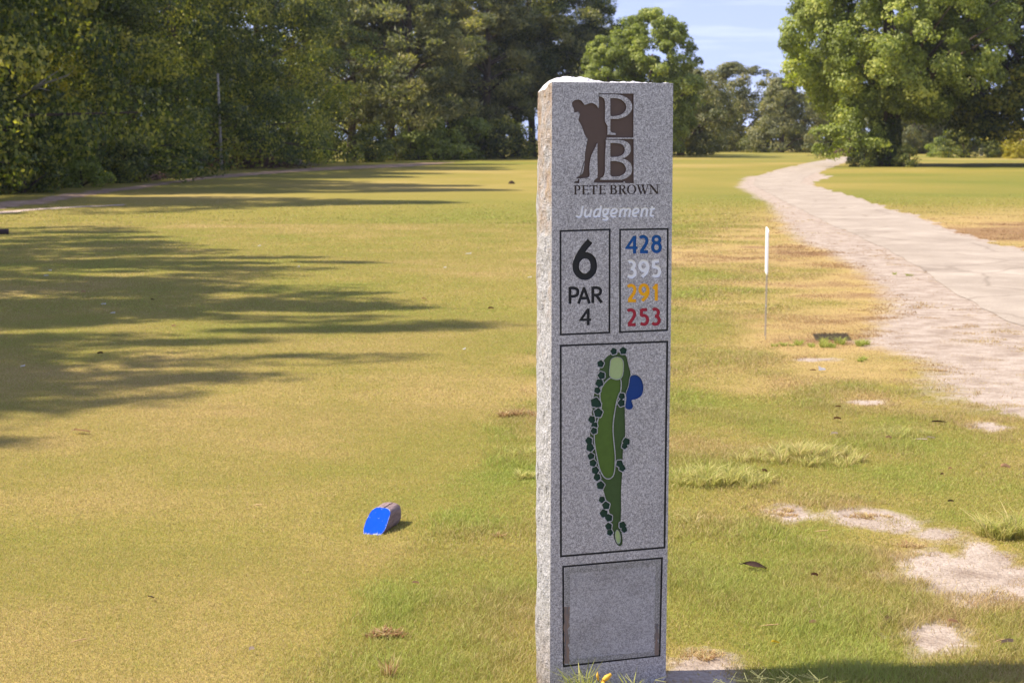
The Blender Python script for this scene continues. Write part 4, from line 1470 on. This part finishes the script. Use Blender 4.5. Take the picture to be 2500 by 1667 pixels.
# ------------------------------------------------------------------ trees
def leaf_mesh(name, cen, nrm, size, aspect, tint, mat, rng, axis=None):
    n = len(cen)
    nrm = nrm / np.maximum(1e-6, np.linalg.norm(nrm, axis=1))[:, None]
    r = rng.randn(n, 3) if axis is None else axis
    a = r - nrm * np.einsum('ij,ij->i', r, nrm)[:, None]
    a /= np.maximum(1e-6, np.linalg.norm(a, axis=1))[:, None]
    b = np.cross(nrm, a)
    s_ = (size * (0.65 + 0.7 * rng.rand(n)))[:, None]
    V = np.empty((n, 4, 3))
    V[:, 0] = cen - a * s_ * 0.5
    V[:, 1] = cen + b * s_ * 0.5 * aspect - a * s_ * 0.06
    V[:, 2] = cen + a * s_ * 0.5 + nrm * s_ * 0.08
    V[:, 3] = cen - b * s_ * 0.5 * aspect - a * s_ * 0.06
    q = np.arange(n)[:, None] * 4 + np.array([[0, 1, 2, 3]])
    return npmesh(name, V.reshape(-1, 3), [q], mat, {'tint': np.repeat(np.clip(tint, 0, 1), 4)})


def unit(v): return v / np.maximum(1e-9, np.linalg.norm(v, axis=-1, keepdims=True))


def crown_points(rng, clumps, rads, per, flat=0.75, shell=0.45):
    """leaf centres and outward directions round the clump centres"""
    n = len(clumps)
    ci = np.repeat(np.arange(n), per)
    d = unit(rng.randn(len(ci), 3))
    d[:, 2] = np.where(d[:, 2] < -0.25, d[:, 2] * 0.6, d[:, 2])
    rr_ = rads[ci] * (shell + (1.12 - shell) * rng.rand(len(ci)) ** 0.6)
    # lumpy sub-clusters
    k = 5
    sub = unit(rng.randn(n, k, 3))
    pick = rng.randint(0, k, len(ci))
    d = unit(d * 0.75 + sub[ci, pick] * 0.75)
    p = clumps[ci] + d * rr_[:, None] * np.array([1, 1, flat])
    return ci, p, d


TREES = {}


def tree_mesh(key, H, R, base, seed, leafmat_, n_cl=90, per=220, leaf=0.12, aspect=0.6, prof='oval', cl_r=(0.55, 1.05), trunk=0.22, forks=14, needle=False, sparse_top=0.0, flat=0.75, stretch=1.0):
    rng = np.random.RandomState(seed)
    u = rng.rand(n_cl)
    h = base + (H - base) * u ** 0.9
    t_ = (h - base) / (H - base)
    if prof == 'oval': pr = np.sqrt(np.clip(1 - (t_ * 1.9 - 0.85) ** 2 / 1.25, 0.05, 1))
    elif prof == 'wall': pr = np.clip(1.05 - 0.9 * t_ ** 2.4, 0.12, 1) * (0.85 + 0.3 * np.sin(t_ * 9 + seed))
    elif prof == 'round': pr = np.sqrt(np.clip(1 - (2 * t_ - 0.9) ** 2 * 0.9, 0.06, 1))
    elif prof == 'pine': pr = np.clip(1.1 - t_ ** 1.6, 0.12, 1) * (0.55 + 0.55 * rng.rand(n_cl))
    elif prof == 'bush': pr = np.sqrt(np.clip(1 - t_ ** 2, 0.1, 1))
    az = rng.rand(n_cl) * 2 * math.pi
    rad = R * pr * (0.30 + 0.70 * rng.rand(n_cl) ** 0.55)
    lop = 1 + 0.22 * np.sin(az * 2 + seed) + 0.12 * np.sin(az * 3 + seed * 2)
    C_ = np.stack([rad * lop * np.cos(az), rad * lop * np.sin(az), h], 1)
    rads = cl_r[0] + (cl_r[1] - cl_r[0]) * rng.rand(n_cl)
    rads *= (1 - 0.35 * t_)
    ci, p, d = crown_points(rng, C_, rads, per, flat)
    if stretch != 1.0:
        p = C_[ci] + (p - C_[ci]) * np.array([stretch, 1 / stretch, 1.0])
    if sparse_top > 0:
        k = rng.rand(len(p)) > sparse_top * smooth(0.45, 1.0, (p[:, 2] - base) / (H - base))
        ci, p, d = ci[k], p[k], d[k]
    outd = unit(p - np.array([0, 0, base + (H - base) * 0.4]))
    tint = 0.38 + 0.20 * rng.randn(n_cl)[ci] + 0.25 * rng.randn(len(p))
    if needle:
        nrm = rng.randn(len(p), 3)
        ax = unit(d + 0.5 * rng.randn(len(p), 3) + np.array([0, 0, 0.35]))
        cm = leaf_mesh('crown', p, nrm, leaf * 1.7, 0.26, tint, M[leafmat_], rng, ax)
    else:
        nrm = unit(0.8 * d + 0.45 * outd + np.array([0, 0, 0.35]) + 0.5 * rng.randn(len(p), 3))
        cm = leaf_mesh('crown', p, nrm, leaf, aspect, tint, M[leafmat_], rng)
    m = MB()
    rg = random.Random(seed)
    top = H * (0.93 if prof == 'pine' else 0.72)
    pts, rs = [], []
    for i in range(9):
        s_ = i / 8
        pts.append((0.25 * math.sin(s_ * 3 + seed) * s_, 0.25 * math.cos(s_ * 2.3 + seed) * s_ - 0.25 * s_ * math.cos(seed), top * s_ - 0.1))
        rs.append(trunk * (1.35 if i == 0 else 1) * (1 - 0.8 * s_) + 0.02)
    m.tube(pts, rs, 10, jit=0.08, rng=rg)
    order = np.argsort(-rad)[:forks]
    for j in order:
        c_ = C_[j]
        zb = max(base * 0.7, c_[2] - np.hypot(c_[0], c_[1]) * (0.25 if prof == 'pine' else 0.75))
        zb = min(zb, top * 0.95)
        s_ = zb / top
        r0 = max(0.03, trunk * (1 - 0.8 * s_) * (0.26 if trunk > 0.4 or prof == 'wall' else 0.45))
        b0 = np.array([0.25 * math.sin(s_ * 3 + seed) * s_, 0.25 * math.cos(s_ * 2.3 + seed) * s_ - 0.25 * s_ * math.cos(seed), zb])
        mid = b0 * 0.5 + c_ * 0.5 + np.array([rg.uniform(-.2, .2), rg.uniform(-.2, .2), 0.12 * np.hypot(c_[0], c_[1])])
        m.tube([b0, mid, c_], [r0, r0 * 0.6, 0.012], 6)
    TREES[key] = (m.mesh('trunk', M['bark'], True), cm)
    return TREES[key]


def plant(key, x, y, label, group=None, rz=0.0, sc=1.0, name='broadleaf_tree', cat='tree', sz=None):
    tm__, cm = TREES[key]
    z = float(terrain(x, y))
    r = empty(name, (x, y, z), rz)
    r.scale = (sc, sc, sz if sz else sc)
    tag(r, label, cat, group)
    if cat != 'shrub' or True:
        link('trunk', tm__, r)
    link('crown', cm, r)
    return r


# dense left row (foliage to the ground)
tree_mesh('wallA', 13.5, 4.2, 0.0, 1, 'leaf_dark', 210, 300, 0.13, 0.6, 'wall', (0.6, 1.15))
tree_mesh('wallB', 14.5, 4.0, 0.0, 2, 'leaf_olive', 200, 300, 0.13, 0.6, 'wall', (0.6, 1.1))
tree_mesh('wallC', 12.5, 4.4, 0.0, 3, 'leaf_dark', 200, 300, 0.14, 0.55, 'wall', (0.6, 1.2))
tree_mesh('shade', 13.2, 3.7, 3.2, 4, 'leaf_dark', 88, 190, 0.17, 0.6, 'round', (0.5, 0.85), sparse_top=0.2, flat=0.45, stretch=1.7)
tree_mesh('shade2', 13.8, 3.4, 3.6, 5, 'leaf_olive', 80, 190, 0.17, 0.6, 'oval', (0.5, 0.85), sparse_top=0.2, flat=0.45, stretch=1.7)
tree_mesh('pineA', 16.5, 4.6, 3.0, 6, 'leaf_pine', 190, 210, 0.20, 0.3, 'pine', (0.6, 1.25), 0.33, 34, True, flat=0.6)
tree_mesh('pineB', 15.0, 4.4, 2.3, 7, 'leaf_pine', 180, 210, 0.20, 0.3, 'pine', (0.6, 1.2), 0.30, 34, True, flat=0.6)
tree_mesh('gum', 12.5, 6.2, 2.4, 9, 'leaf_bright', 640, 360, 0.14, 0.8, 'round', (0.45, 0.90), 0.62, 22)
tree_mesh('gum_dark', 12.5, 6.4, 1.5, 19, 'leaf_olive', 560, 260, 0.16, 0.8, 'round', (0.50, 1.0), 0.5, 30)
tree_mesh('gum2', 11.0, 3.9, 0.6, 10, 'leaf_bright', 270, 260, 0.18, 0.7, 'oval', (0.5, 1.0), 0.3, 24)
tree_mesh('farA', 7.6, 4.0, 0.4, 12, 'leaf_far', 140, 200, 0.20, 0.6, 'round', (0.6, 1.1), 0.3, 12)
tree_mesh('farB', 7.0, 3.6, 0.0, 13, 'leaf_far', 130, 200, 0.20, 0.6, 'wall', (0.6, 1.1), 0.3, 10)
tree_mesh('bush', 1.6, 1.2, 0.0, 14, 'leaf_olive', 40, 150, 0.11, 0.6, 'bush', (0.3, 0.5), 0.05, 6)
tree_mesh('bush_bright', 1.6, 1.2, 0.0, 15, 'leaf_bright', 40, 150, 0.11, 0.6, 'bush', (0.3, 0.5), 0.05, 6)
tree_mesh('bush_yellow', 1.7, 1.5, 0.0, 16, 'leaf_yellow', 50, 170, 0.11, 0.6, 'bush', (0.3, 0.5), 0.05, 6)

GRP = 'trees in the dense row on the left'
# shade trees standing left of the tee, outside the frame, whose shadows fall on it
for i, (x, y, rz, sc, key) in enumerate([(-12.5, 9.0, 0.3, 0.94, 'shade'), (-12.2, 12.0, 0.2, 0.98, 'shade2'), (-13.1, 14.2, -0.3, 1.0, 'shade'), (-13.7, 17.0, 3.0, 0.98, 'shade2'), (-14.4, 20.0, 3.3, 0.93, 'shade'), (-15.4, 22.8, 0.2, 0.86, 'shade2')]):
    plant(key, x, y, ['tree left of the tee casting the nearest streaks of shade', 'tree left of the tee casting the lower shade streaks', 'tree left of the tee casting the middle shade streaks', 'tree left of the tee casting long thin shade streaks',
                      'tree left of the tee casting the upper shade streaks', 'tree left of the tee casting the farthest shade on the mown tee'][i], 'trees shading the tee', rz, sc)
# the visible row; x,y from pixel positions of the bases
row = [(-40, 476, 'wallA', 'dark leafy tree at the left frame edge, nearest of the row'), (110, 462, 'wallC', 'dark tree with a bare forked branch and yellow leaves at the left'),
       (250, 449, 'wallB', 'olive green tree right of the tree with the forked branch'), (355, 436, 'wallA', 'dark leafy tree midway between frame edge and pale pole'),
       (455, 426, 'wallC', 'dark leafy tree just left of the pale pole'), (545, 416, 'wallB', 'olive leafy tree directly behind the pale pole'), (640, 411, 'wallA', 'dark leafy tree above the reddish brush pile'),
       (735, 405, 'wallB', 'greener tree at the right of the brush pile'), (810, 399, 'wallC', 'rounded tree ending the dense row beside the pines')]
for i, (px, py, key, lab) in enumerate(row):
    g_ = gp(px, py)
    y = g_[1] + 3.2
    x = g_[0] - 2.8
    r = plant(key, x, y, lab, GRP, i * 1.37, 1.10 + 0.1 * ((i * 7) % 3) / 2, sz=(1.5, 1.5, 0.85, 1.1, 1.3, 1.35, 1.3, 1.2, 1.0)[i])
    if i == 1:
        BR = r
for i, (x, y, key) in enumerate([(-19.5, 39, 'wallB'), (-19, 46, 'wallA'), (-20, 54, 'wallC'), (-19, 63, 'wallA'), (-18, 74, 'wallB'), (-16.5, 86, 'wallC')]):
    plant(key, x, y, ['tall tree behind the nearest tree at the left frame edge', 'tall tree behind the tree with the forked branch', 'tall tree behind the row, left of the pale pole', 'tall tree behind the row above the pale pole', 'tall tree behind the row above the brush pile', 'tall tree behind the end of the dense row'][i],
          'taller trees behind the left row', i * 2.1, 1.12)

plant('wallC', -17.0, 37.4, 'tree beyond the left frame edge casting the long band across the fairway', None, 2.0, 1.05, sz=1.55)
# forked sunlit branch with yellow leaves
c0 = at(62, 232, BR.location.y - 3.5)
q = lambda px, py, dy=0.0: at(px, py, BR.location.y - 3.5 + dy)
m = MB()
m.tube([q(30, 255, 1.2), q(62, 230, .3), q(110, 195), q(150, 168)], [0.05, 0.045, 0.03, 0.008], 6)
m.tube([q(75, 220, .2), q(120, 200, -.1), q(165, 185, -.2), q(185, 168, -.3)], [0.035, 0.03, 0.02, 0.006], 6)
m.tube([q(70, 223, .2), q(95, 215, -.3), (q(122, 222, -.4))], [0.03, 0.02, 0.006], 6)
me = m.mesh('bare_branch', M['wood_grey'], True)
bo = link('bare_branch', me, BR)
bo.matrix_parent_inverse = Matrix.Identity(4)
bpy.context.view_layer.update()
bo.matrix_parent_inverse = BR.matrix_world.inverted()
rng = np.random.RandomState(4)
pts = np.concatenate([q(px, py, -.3)[None] + rng.randn(26, 3) * 0.10 for px, py in ((172, 140), (168, 158), (186, 170), (178, 176), (150, 206), (158, 208), (92, 240), (170, 237), (136, 165), (60, 175), (80, 180), (120, 140), (55, 215))])
bl = link('branch_leaves', leaf_mesh('branch_leaves', pts, rng.randn(len(pts), 3), 0.11, 0.6, 0.6 + 0.3 * rng.randn(len(pts)), M['leaf_yellow'], rng), BR)
bl.matrix_parent_inverse = BR.matrix_world.inverted()

# bushes along the foot of the row
k = 0
for px, py, key, sc, lab in [(40, 473, 'bush', 0.9, 'low dark bush at the foot of the nearest left tree'), (185, 458, 'bush_bright', 0.7, 'light green bush at the corner of the leaf wall'), (290, 447, 'bush', 0.8, 'low bush at the foot of the olive tree'),
                             (430, 426, 'bush', 0.8, 'low bush beside the far left dirt strip, left of pole'), (500, 408, 'bush_bright', 0.5, 'small light bush at the foot of the pale pole'), (690, 404, 'bush', 0.8, 'low bush right of the brush pile'),
                             (755, 400, 'bush_bright', 0.8, 'green bush at the end of the dense row'), (1060, 392, 'bush_bright', 1.05, 'light green bush under the pines left of the slab'), (1085, 389, 'bush_bright', 1.5, 'taller light green bush under the pines, rounded top'),
                             (970, 393, 'bush', 0.6, 'low weedy bush at the foot of the pines'), (1150, 389, 'bush', 1.0, 'dark bush in shade beneath the pines left of the slab'), (1230, 388, 'bush', 1.0, 'dark bush in shade right behind the slab edge'), (900, 396, 'bush', 0.9, 'low bush by the leftmost pine trunk')]:
    g_ = gp(px, py)
    plant(key, g_[0], g_[1] + 0.6, lab, None, k * 1.9, sc * g_[1] / 60 ** 1.0 if False else sc * (0.6 + g_[1] / 110), 'bush', 'shrub')
    k += 1

# pines and trees across the far end
for i, (px, py, key, sc, lab) in enumerate([(855, 392, 'pineB', 0.95, 'pine at the left end of the pine stand beside the dense row'), (935, 391, 'pineA', 1.0, 'tall pine with bare lower trunk left of the slab'), (1010, 390.5, 'pineB', 1.05, 'pine with thick trunk between the stand and light bush'),
                                         (1100, 388, 'pineA', 1.05, 'pine above the rounded light green bush'), (1185, 386, 'pineB', 1.1, 'pale green pine left of the slab'), (1262, 385, 'pineA', 1.1, 'tall pine rising directly behind the slab left edge'),
                                         (1345, 383, 'pineA', 1.12, 'dark tall pine rising above the slab top')]):
    g_ = gp(px, py)
    plant(key, g_[0], g_[1] + (1.0, 7.0, -1.0, 9.0, 1.0, 8.0, 3.0)[i], lab, 'pines across the far end', i * 1.7 + 0.4, sc, 'pine_tree')
for i, (x, y, key, sc, lab) in enumerate([(-13, 116, 'wallA', 1.2, 'dark tree far behind the pine stand, left'), (-6, 120, 'wallC', 1.25, 'dark tree far behind the middle of the pine stand'), (1.5, 122, 'wallA', 1.2, 'dark tree far behind the pine by the slab'), (6.5, 125, 'wallC', 1.0, 'dark tree far behind the slab')]):
    plant(key, x, y, lab, 'dark trees behind the pines', i * 2.2, sc)
# trees right of the slab
for i, (px, py, dy, key, sc, lab, nm) in enumerate([(1545, 377.5, -16, 'gum2', 0.86, 'yellow green broadleaf tree rising just right of the slab top', 'broadleaf_tree'), (1470, 379, -10, 'gum2', 0.72, 'broadleaf tree mostly hidden behind the slab top', 'broadleaf_tree'),
                                                (1635, 378, -8, 'farA', 0.80, 'round dark green tree at the left of the gap of sky', 'broadleaf_tree'), (1705, 377, -4, 'farA', 0.58, 'smaller round tree in front of the sky gap', 'broadleaf_tree'),
                                                (1790, 374.0, 10, 'farB', 0.74, 'hazy grey green tree below the gap of sky', 'broadleaf_tree'), (1850, 373.5, 16, 'farA', 1.05, 'hazy far tree with domed top left of the path end', 'broadleaf_tree'),
                                                (1925, 374, 4, 'farB', 0.88, 'pale leafy far tree hanging beside the large spreading crown', 'broadleaf_tree'), (1990, 372, 6, 'farA', 0.95, 'far tree behind the end of the path', 'broadleaf_tree'),
                                                (1735, 373, 26, 'farB', 0.78, 'faraway tree low in the sky gap', 'broadleaf_tree')]):
    g_ = gp(px, py)
    plant(key, g_[0], g_[1] + dy, lab, 'trees beyond the far fairway', i * 2.3, sc * (0.93 if i < 2 else 1), nm, sz=sc)

bg_ = gp(2165, 406)
GX, GY = bg_[0], bg_[1] + 0.8
gum = plant('gum', GX, GY, 'large spreading broadleaf tree with vine covered trunk beside the path', None, 2.35, 1.0, sz=1.0)
gum.scale = (0.92, 0.86, 1.0)
# the vine coat of the trunk and the low sprouts at its foot
rng = np.random.RandomState(12)
n = 9000
z = rng.rand(n) ** 0.9 * 4.2
a = rng.rand(n) * 2 * math.pi
r_ = (0.78 - 0.04 * z) * (1 + 0.15 * np.sin(a * 3 + z * 2)) + 0.10 * rng.rand(n) + 0.25 * np.exp(-z * 3)
p_ = np.stack([r_ * np.cos(a), r_ * np.sin(a), z], 1)
link('vine', leaf_mesh('vine', p_, np.stack([np.cos(a), np.sin(a), 0.3 + 0 * a], 1) + 0.5 * rng.randn(n, 3), 0.13, 0.7, 0.3 + 0.15 * rng.randn(n), M['leaf_dark'], rng), gum)
for px, py, key, sc, lab in [(2105, 408, 'bush', 0.62, 'dark weeds at the left foot of the large vine covered trunk'), (2215, 408, 'bush', 0.60, 'dark weeds at the right foot of the large vine covered trunk'), (2075, 384, 'bush_yellow', 0.0, '')]:
    if sc:
        g_ = gp(px, py)
        plant(key, g_[0], g_[1], lab, None, 1.0, sc, 'weed_bush', 'weeds')
g_ = at(2085, 322, GY - 2.2)
sap = plant('bush_bright', g_[0], GY - 2.0, 'bright low sapling hanging left of the large vine covered trunk', None, 0.4, 1.25, 'sapling', 'sapling')
sap.location.z = 0.55
# second big tree at the right frame edge, shaded, and its neighbours
plant('gum_dark', 26.0, 81, 'dark shaded spreading tree at the right frame edge', None, 2.4, 1.06)
plant('gum_dark', 33.5, 84, 'shaded tree cut off by the upper right frame corner', None, 1.1, 1.05)
for i, (px, py, dy, key, sc, lab) in enumerate([(2270, 378, 6, 'farA', 0.85, 'tree seen low behind the large vine covered trunk, right side'), (2350, 380, 12, 'farB', 0.8, 'tree behind the low dark shrub at right'), (2440, 378, 18, 'farA', 0.9, 'far tree behind the yellow bushes'), (2540, 378, 22, 'farB', 1.0, 'far tree beyond the right frame edge'),
                                             (2110, 374, 14, 'farB', 0.75, 'far tree behind the vine covered trunk, left side'), (2195, 375, 24, 'farA', 0.9, 'far tree directly behind the vine covered trunk')]):
    g_ = gp(px, py)
    plant(key, g_[0], g_[1] + dy, lab, 'trees beyond the right rough', i * 1.3, sc)
for i, (px, py, key, sc, lab) in enumerate([(2358, 386, 'bush', 1.35, 'rounded dark shrub right of the large spreading tree'), (2470, 385, 'bush_yellow', 1.25, 'large yellow flowering bush at the right frame edge'), (2510, 386, 'bush_yellow', 1.1, 'yellow bush cut by the right frame edge'),
                                         (2425, 386, 'bush', 0.7, 'low olive weeds left of the yellow bush'), (2490, 388, 'bush_yellow', 0.5, 'small low yellow plant in front of the yellow bush'), (2300, 384, 'bush_bright', 0.8, 'pale hanging bush between the spreading tree and dark shrub')]):
    g_ = gp(px, py)
    plant(key, g_[0], g_[1] + 0.8, lab, None, i * 1.1, sc, 'bush', 'shrub')
# pale brush at the path end
def twig_pile(px, py, w, h, n, label, mat, seed, name='brush_pile'):
    rg = random.Random(seed)
    g_ = gp(px, py)
    m = MB()
    for i in range(n):
        x = rg.gauss(0, w / 4); y = rg.uniform(-0.5, 0.5)
        hh = h * math.exp(-(x / (w / 2.6)) ** 2) * rg.random()
        a = rg.uniform(0, 6.28); l_ = rg.uniform(0.3, 1.0)
        m.tube([(x - math.cos(a) * l_ / 2, y - math.sin(a) * l_ / 2, max(0, hh + rg.uniform(-.2, .1))), (x, y, hh + rg.uniform(0, .15)), (x + math.cos(a) * l_ / 2, y + math.sin(a) * l_ / 2, max(0, hh + rg.uniform(-.25, .2)))], [0.018, 0.015, 0.006], 4)
    return tag(m.build(name, mat, None, False, tuple(g_)), label, 'brush')


twig_pile(605, 411, 3.8, 1.0, 420, 'reddish brown brush pile right of the pale pole', simple('brush_red', (0.17, 0.095, 0.075), 0.9, 0.1, 0.5, 3), 1)
twig_pile(700, 405, 3.0, 0.35, 150, 'low grey brush on the ground at the end of the dense row', simple('brush_grey', (0.24, 0.19, 0.15), 0.9, 0.1, 0.5, 3), 2)
twig_pile(2062, 381, 3.4, 0.55, 260, 'low brown brush heap at the far end of the path', M['dry_brush'], 3)
twig_pile(350, 440, 2.2, 0.25, 90, 'low brown litter of sticks on the shaded track', M['dry_brush'], 4)

# pale pole
g_ = gp(541, 415)
pr_ = empty('pole', tuple(g_))
tag(pr_, 'thin pale wooden pole standing in front of the dark trees', 'pole')
m = MB()
m.tube([(0, 0, -0.2), (-0.02, 0, 1.5), (-0.05, 0, 2.8), (-0.08, 0, 4.25)], [0.070, 0.062, 0.056, 0.05], 10)
m.build('shaft', M['wood_grey'], pr_, True)
m = MB()
m.tube([(-0.08, 0, 4.24), (-0.08, 0, 4.31)], [0.058, 0.04], 10)
m.build('cap', M['wood_grey'], pr_)

# small pale object far at the right, before the yellow bushes
g_ = gp(2396, 381)
mo = empty('course_marker', tuple(g_))
tag(mo, 'small pale grey and white object in front of the far yellow bushes', 'marker')
m = MB(); m.tube([(0, 0, 0), (0, 0, 0.35), (0.02, 0, 0.75)], [0.13, 0.10, 0.07], 8); m.build('post', simple('marker_grey', (0.35, 0.34, 0.33), 0.7), mo)
for sx in (-1, 1):
    m = MB(); m.tube([(sx * 0.16, -0.1, 0.22), (sx * 0.17, -0.1, 0.34), (sx * 0.15, -0.1, 0.44)], [0.07, 0.10, 0.05], 8); m.build('white_ball', M['l_white'], mo, True)
m = MB(); m.tube([(0.03, 0, 0.76), (0.03, 0, 0.84)], [0.09, 0.05], 8); m.build('top_cap', M['l_white'], mo, True)




# ------------------------------------------------------------------ air
m = MB()
m.box((0, 320, 12.0), (1600, 760, 28))
t = NT('air')
pv = t.n('ShaderNodeVolumePrincipled')
pv.inputs['Color'].default_value = (0.85, 0.92, 1.0, 1)
pv.inputs['Density'].default_value = 0.00017
t.l(pv.outputs[0], t.out.inputs['Volume'])
tag(m.build('haze', t.m), kind='stuff')
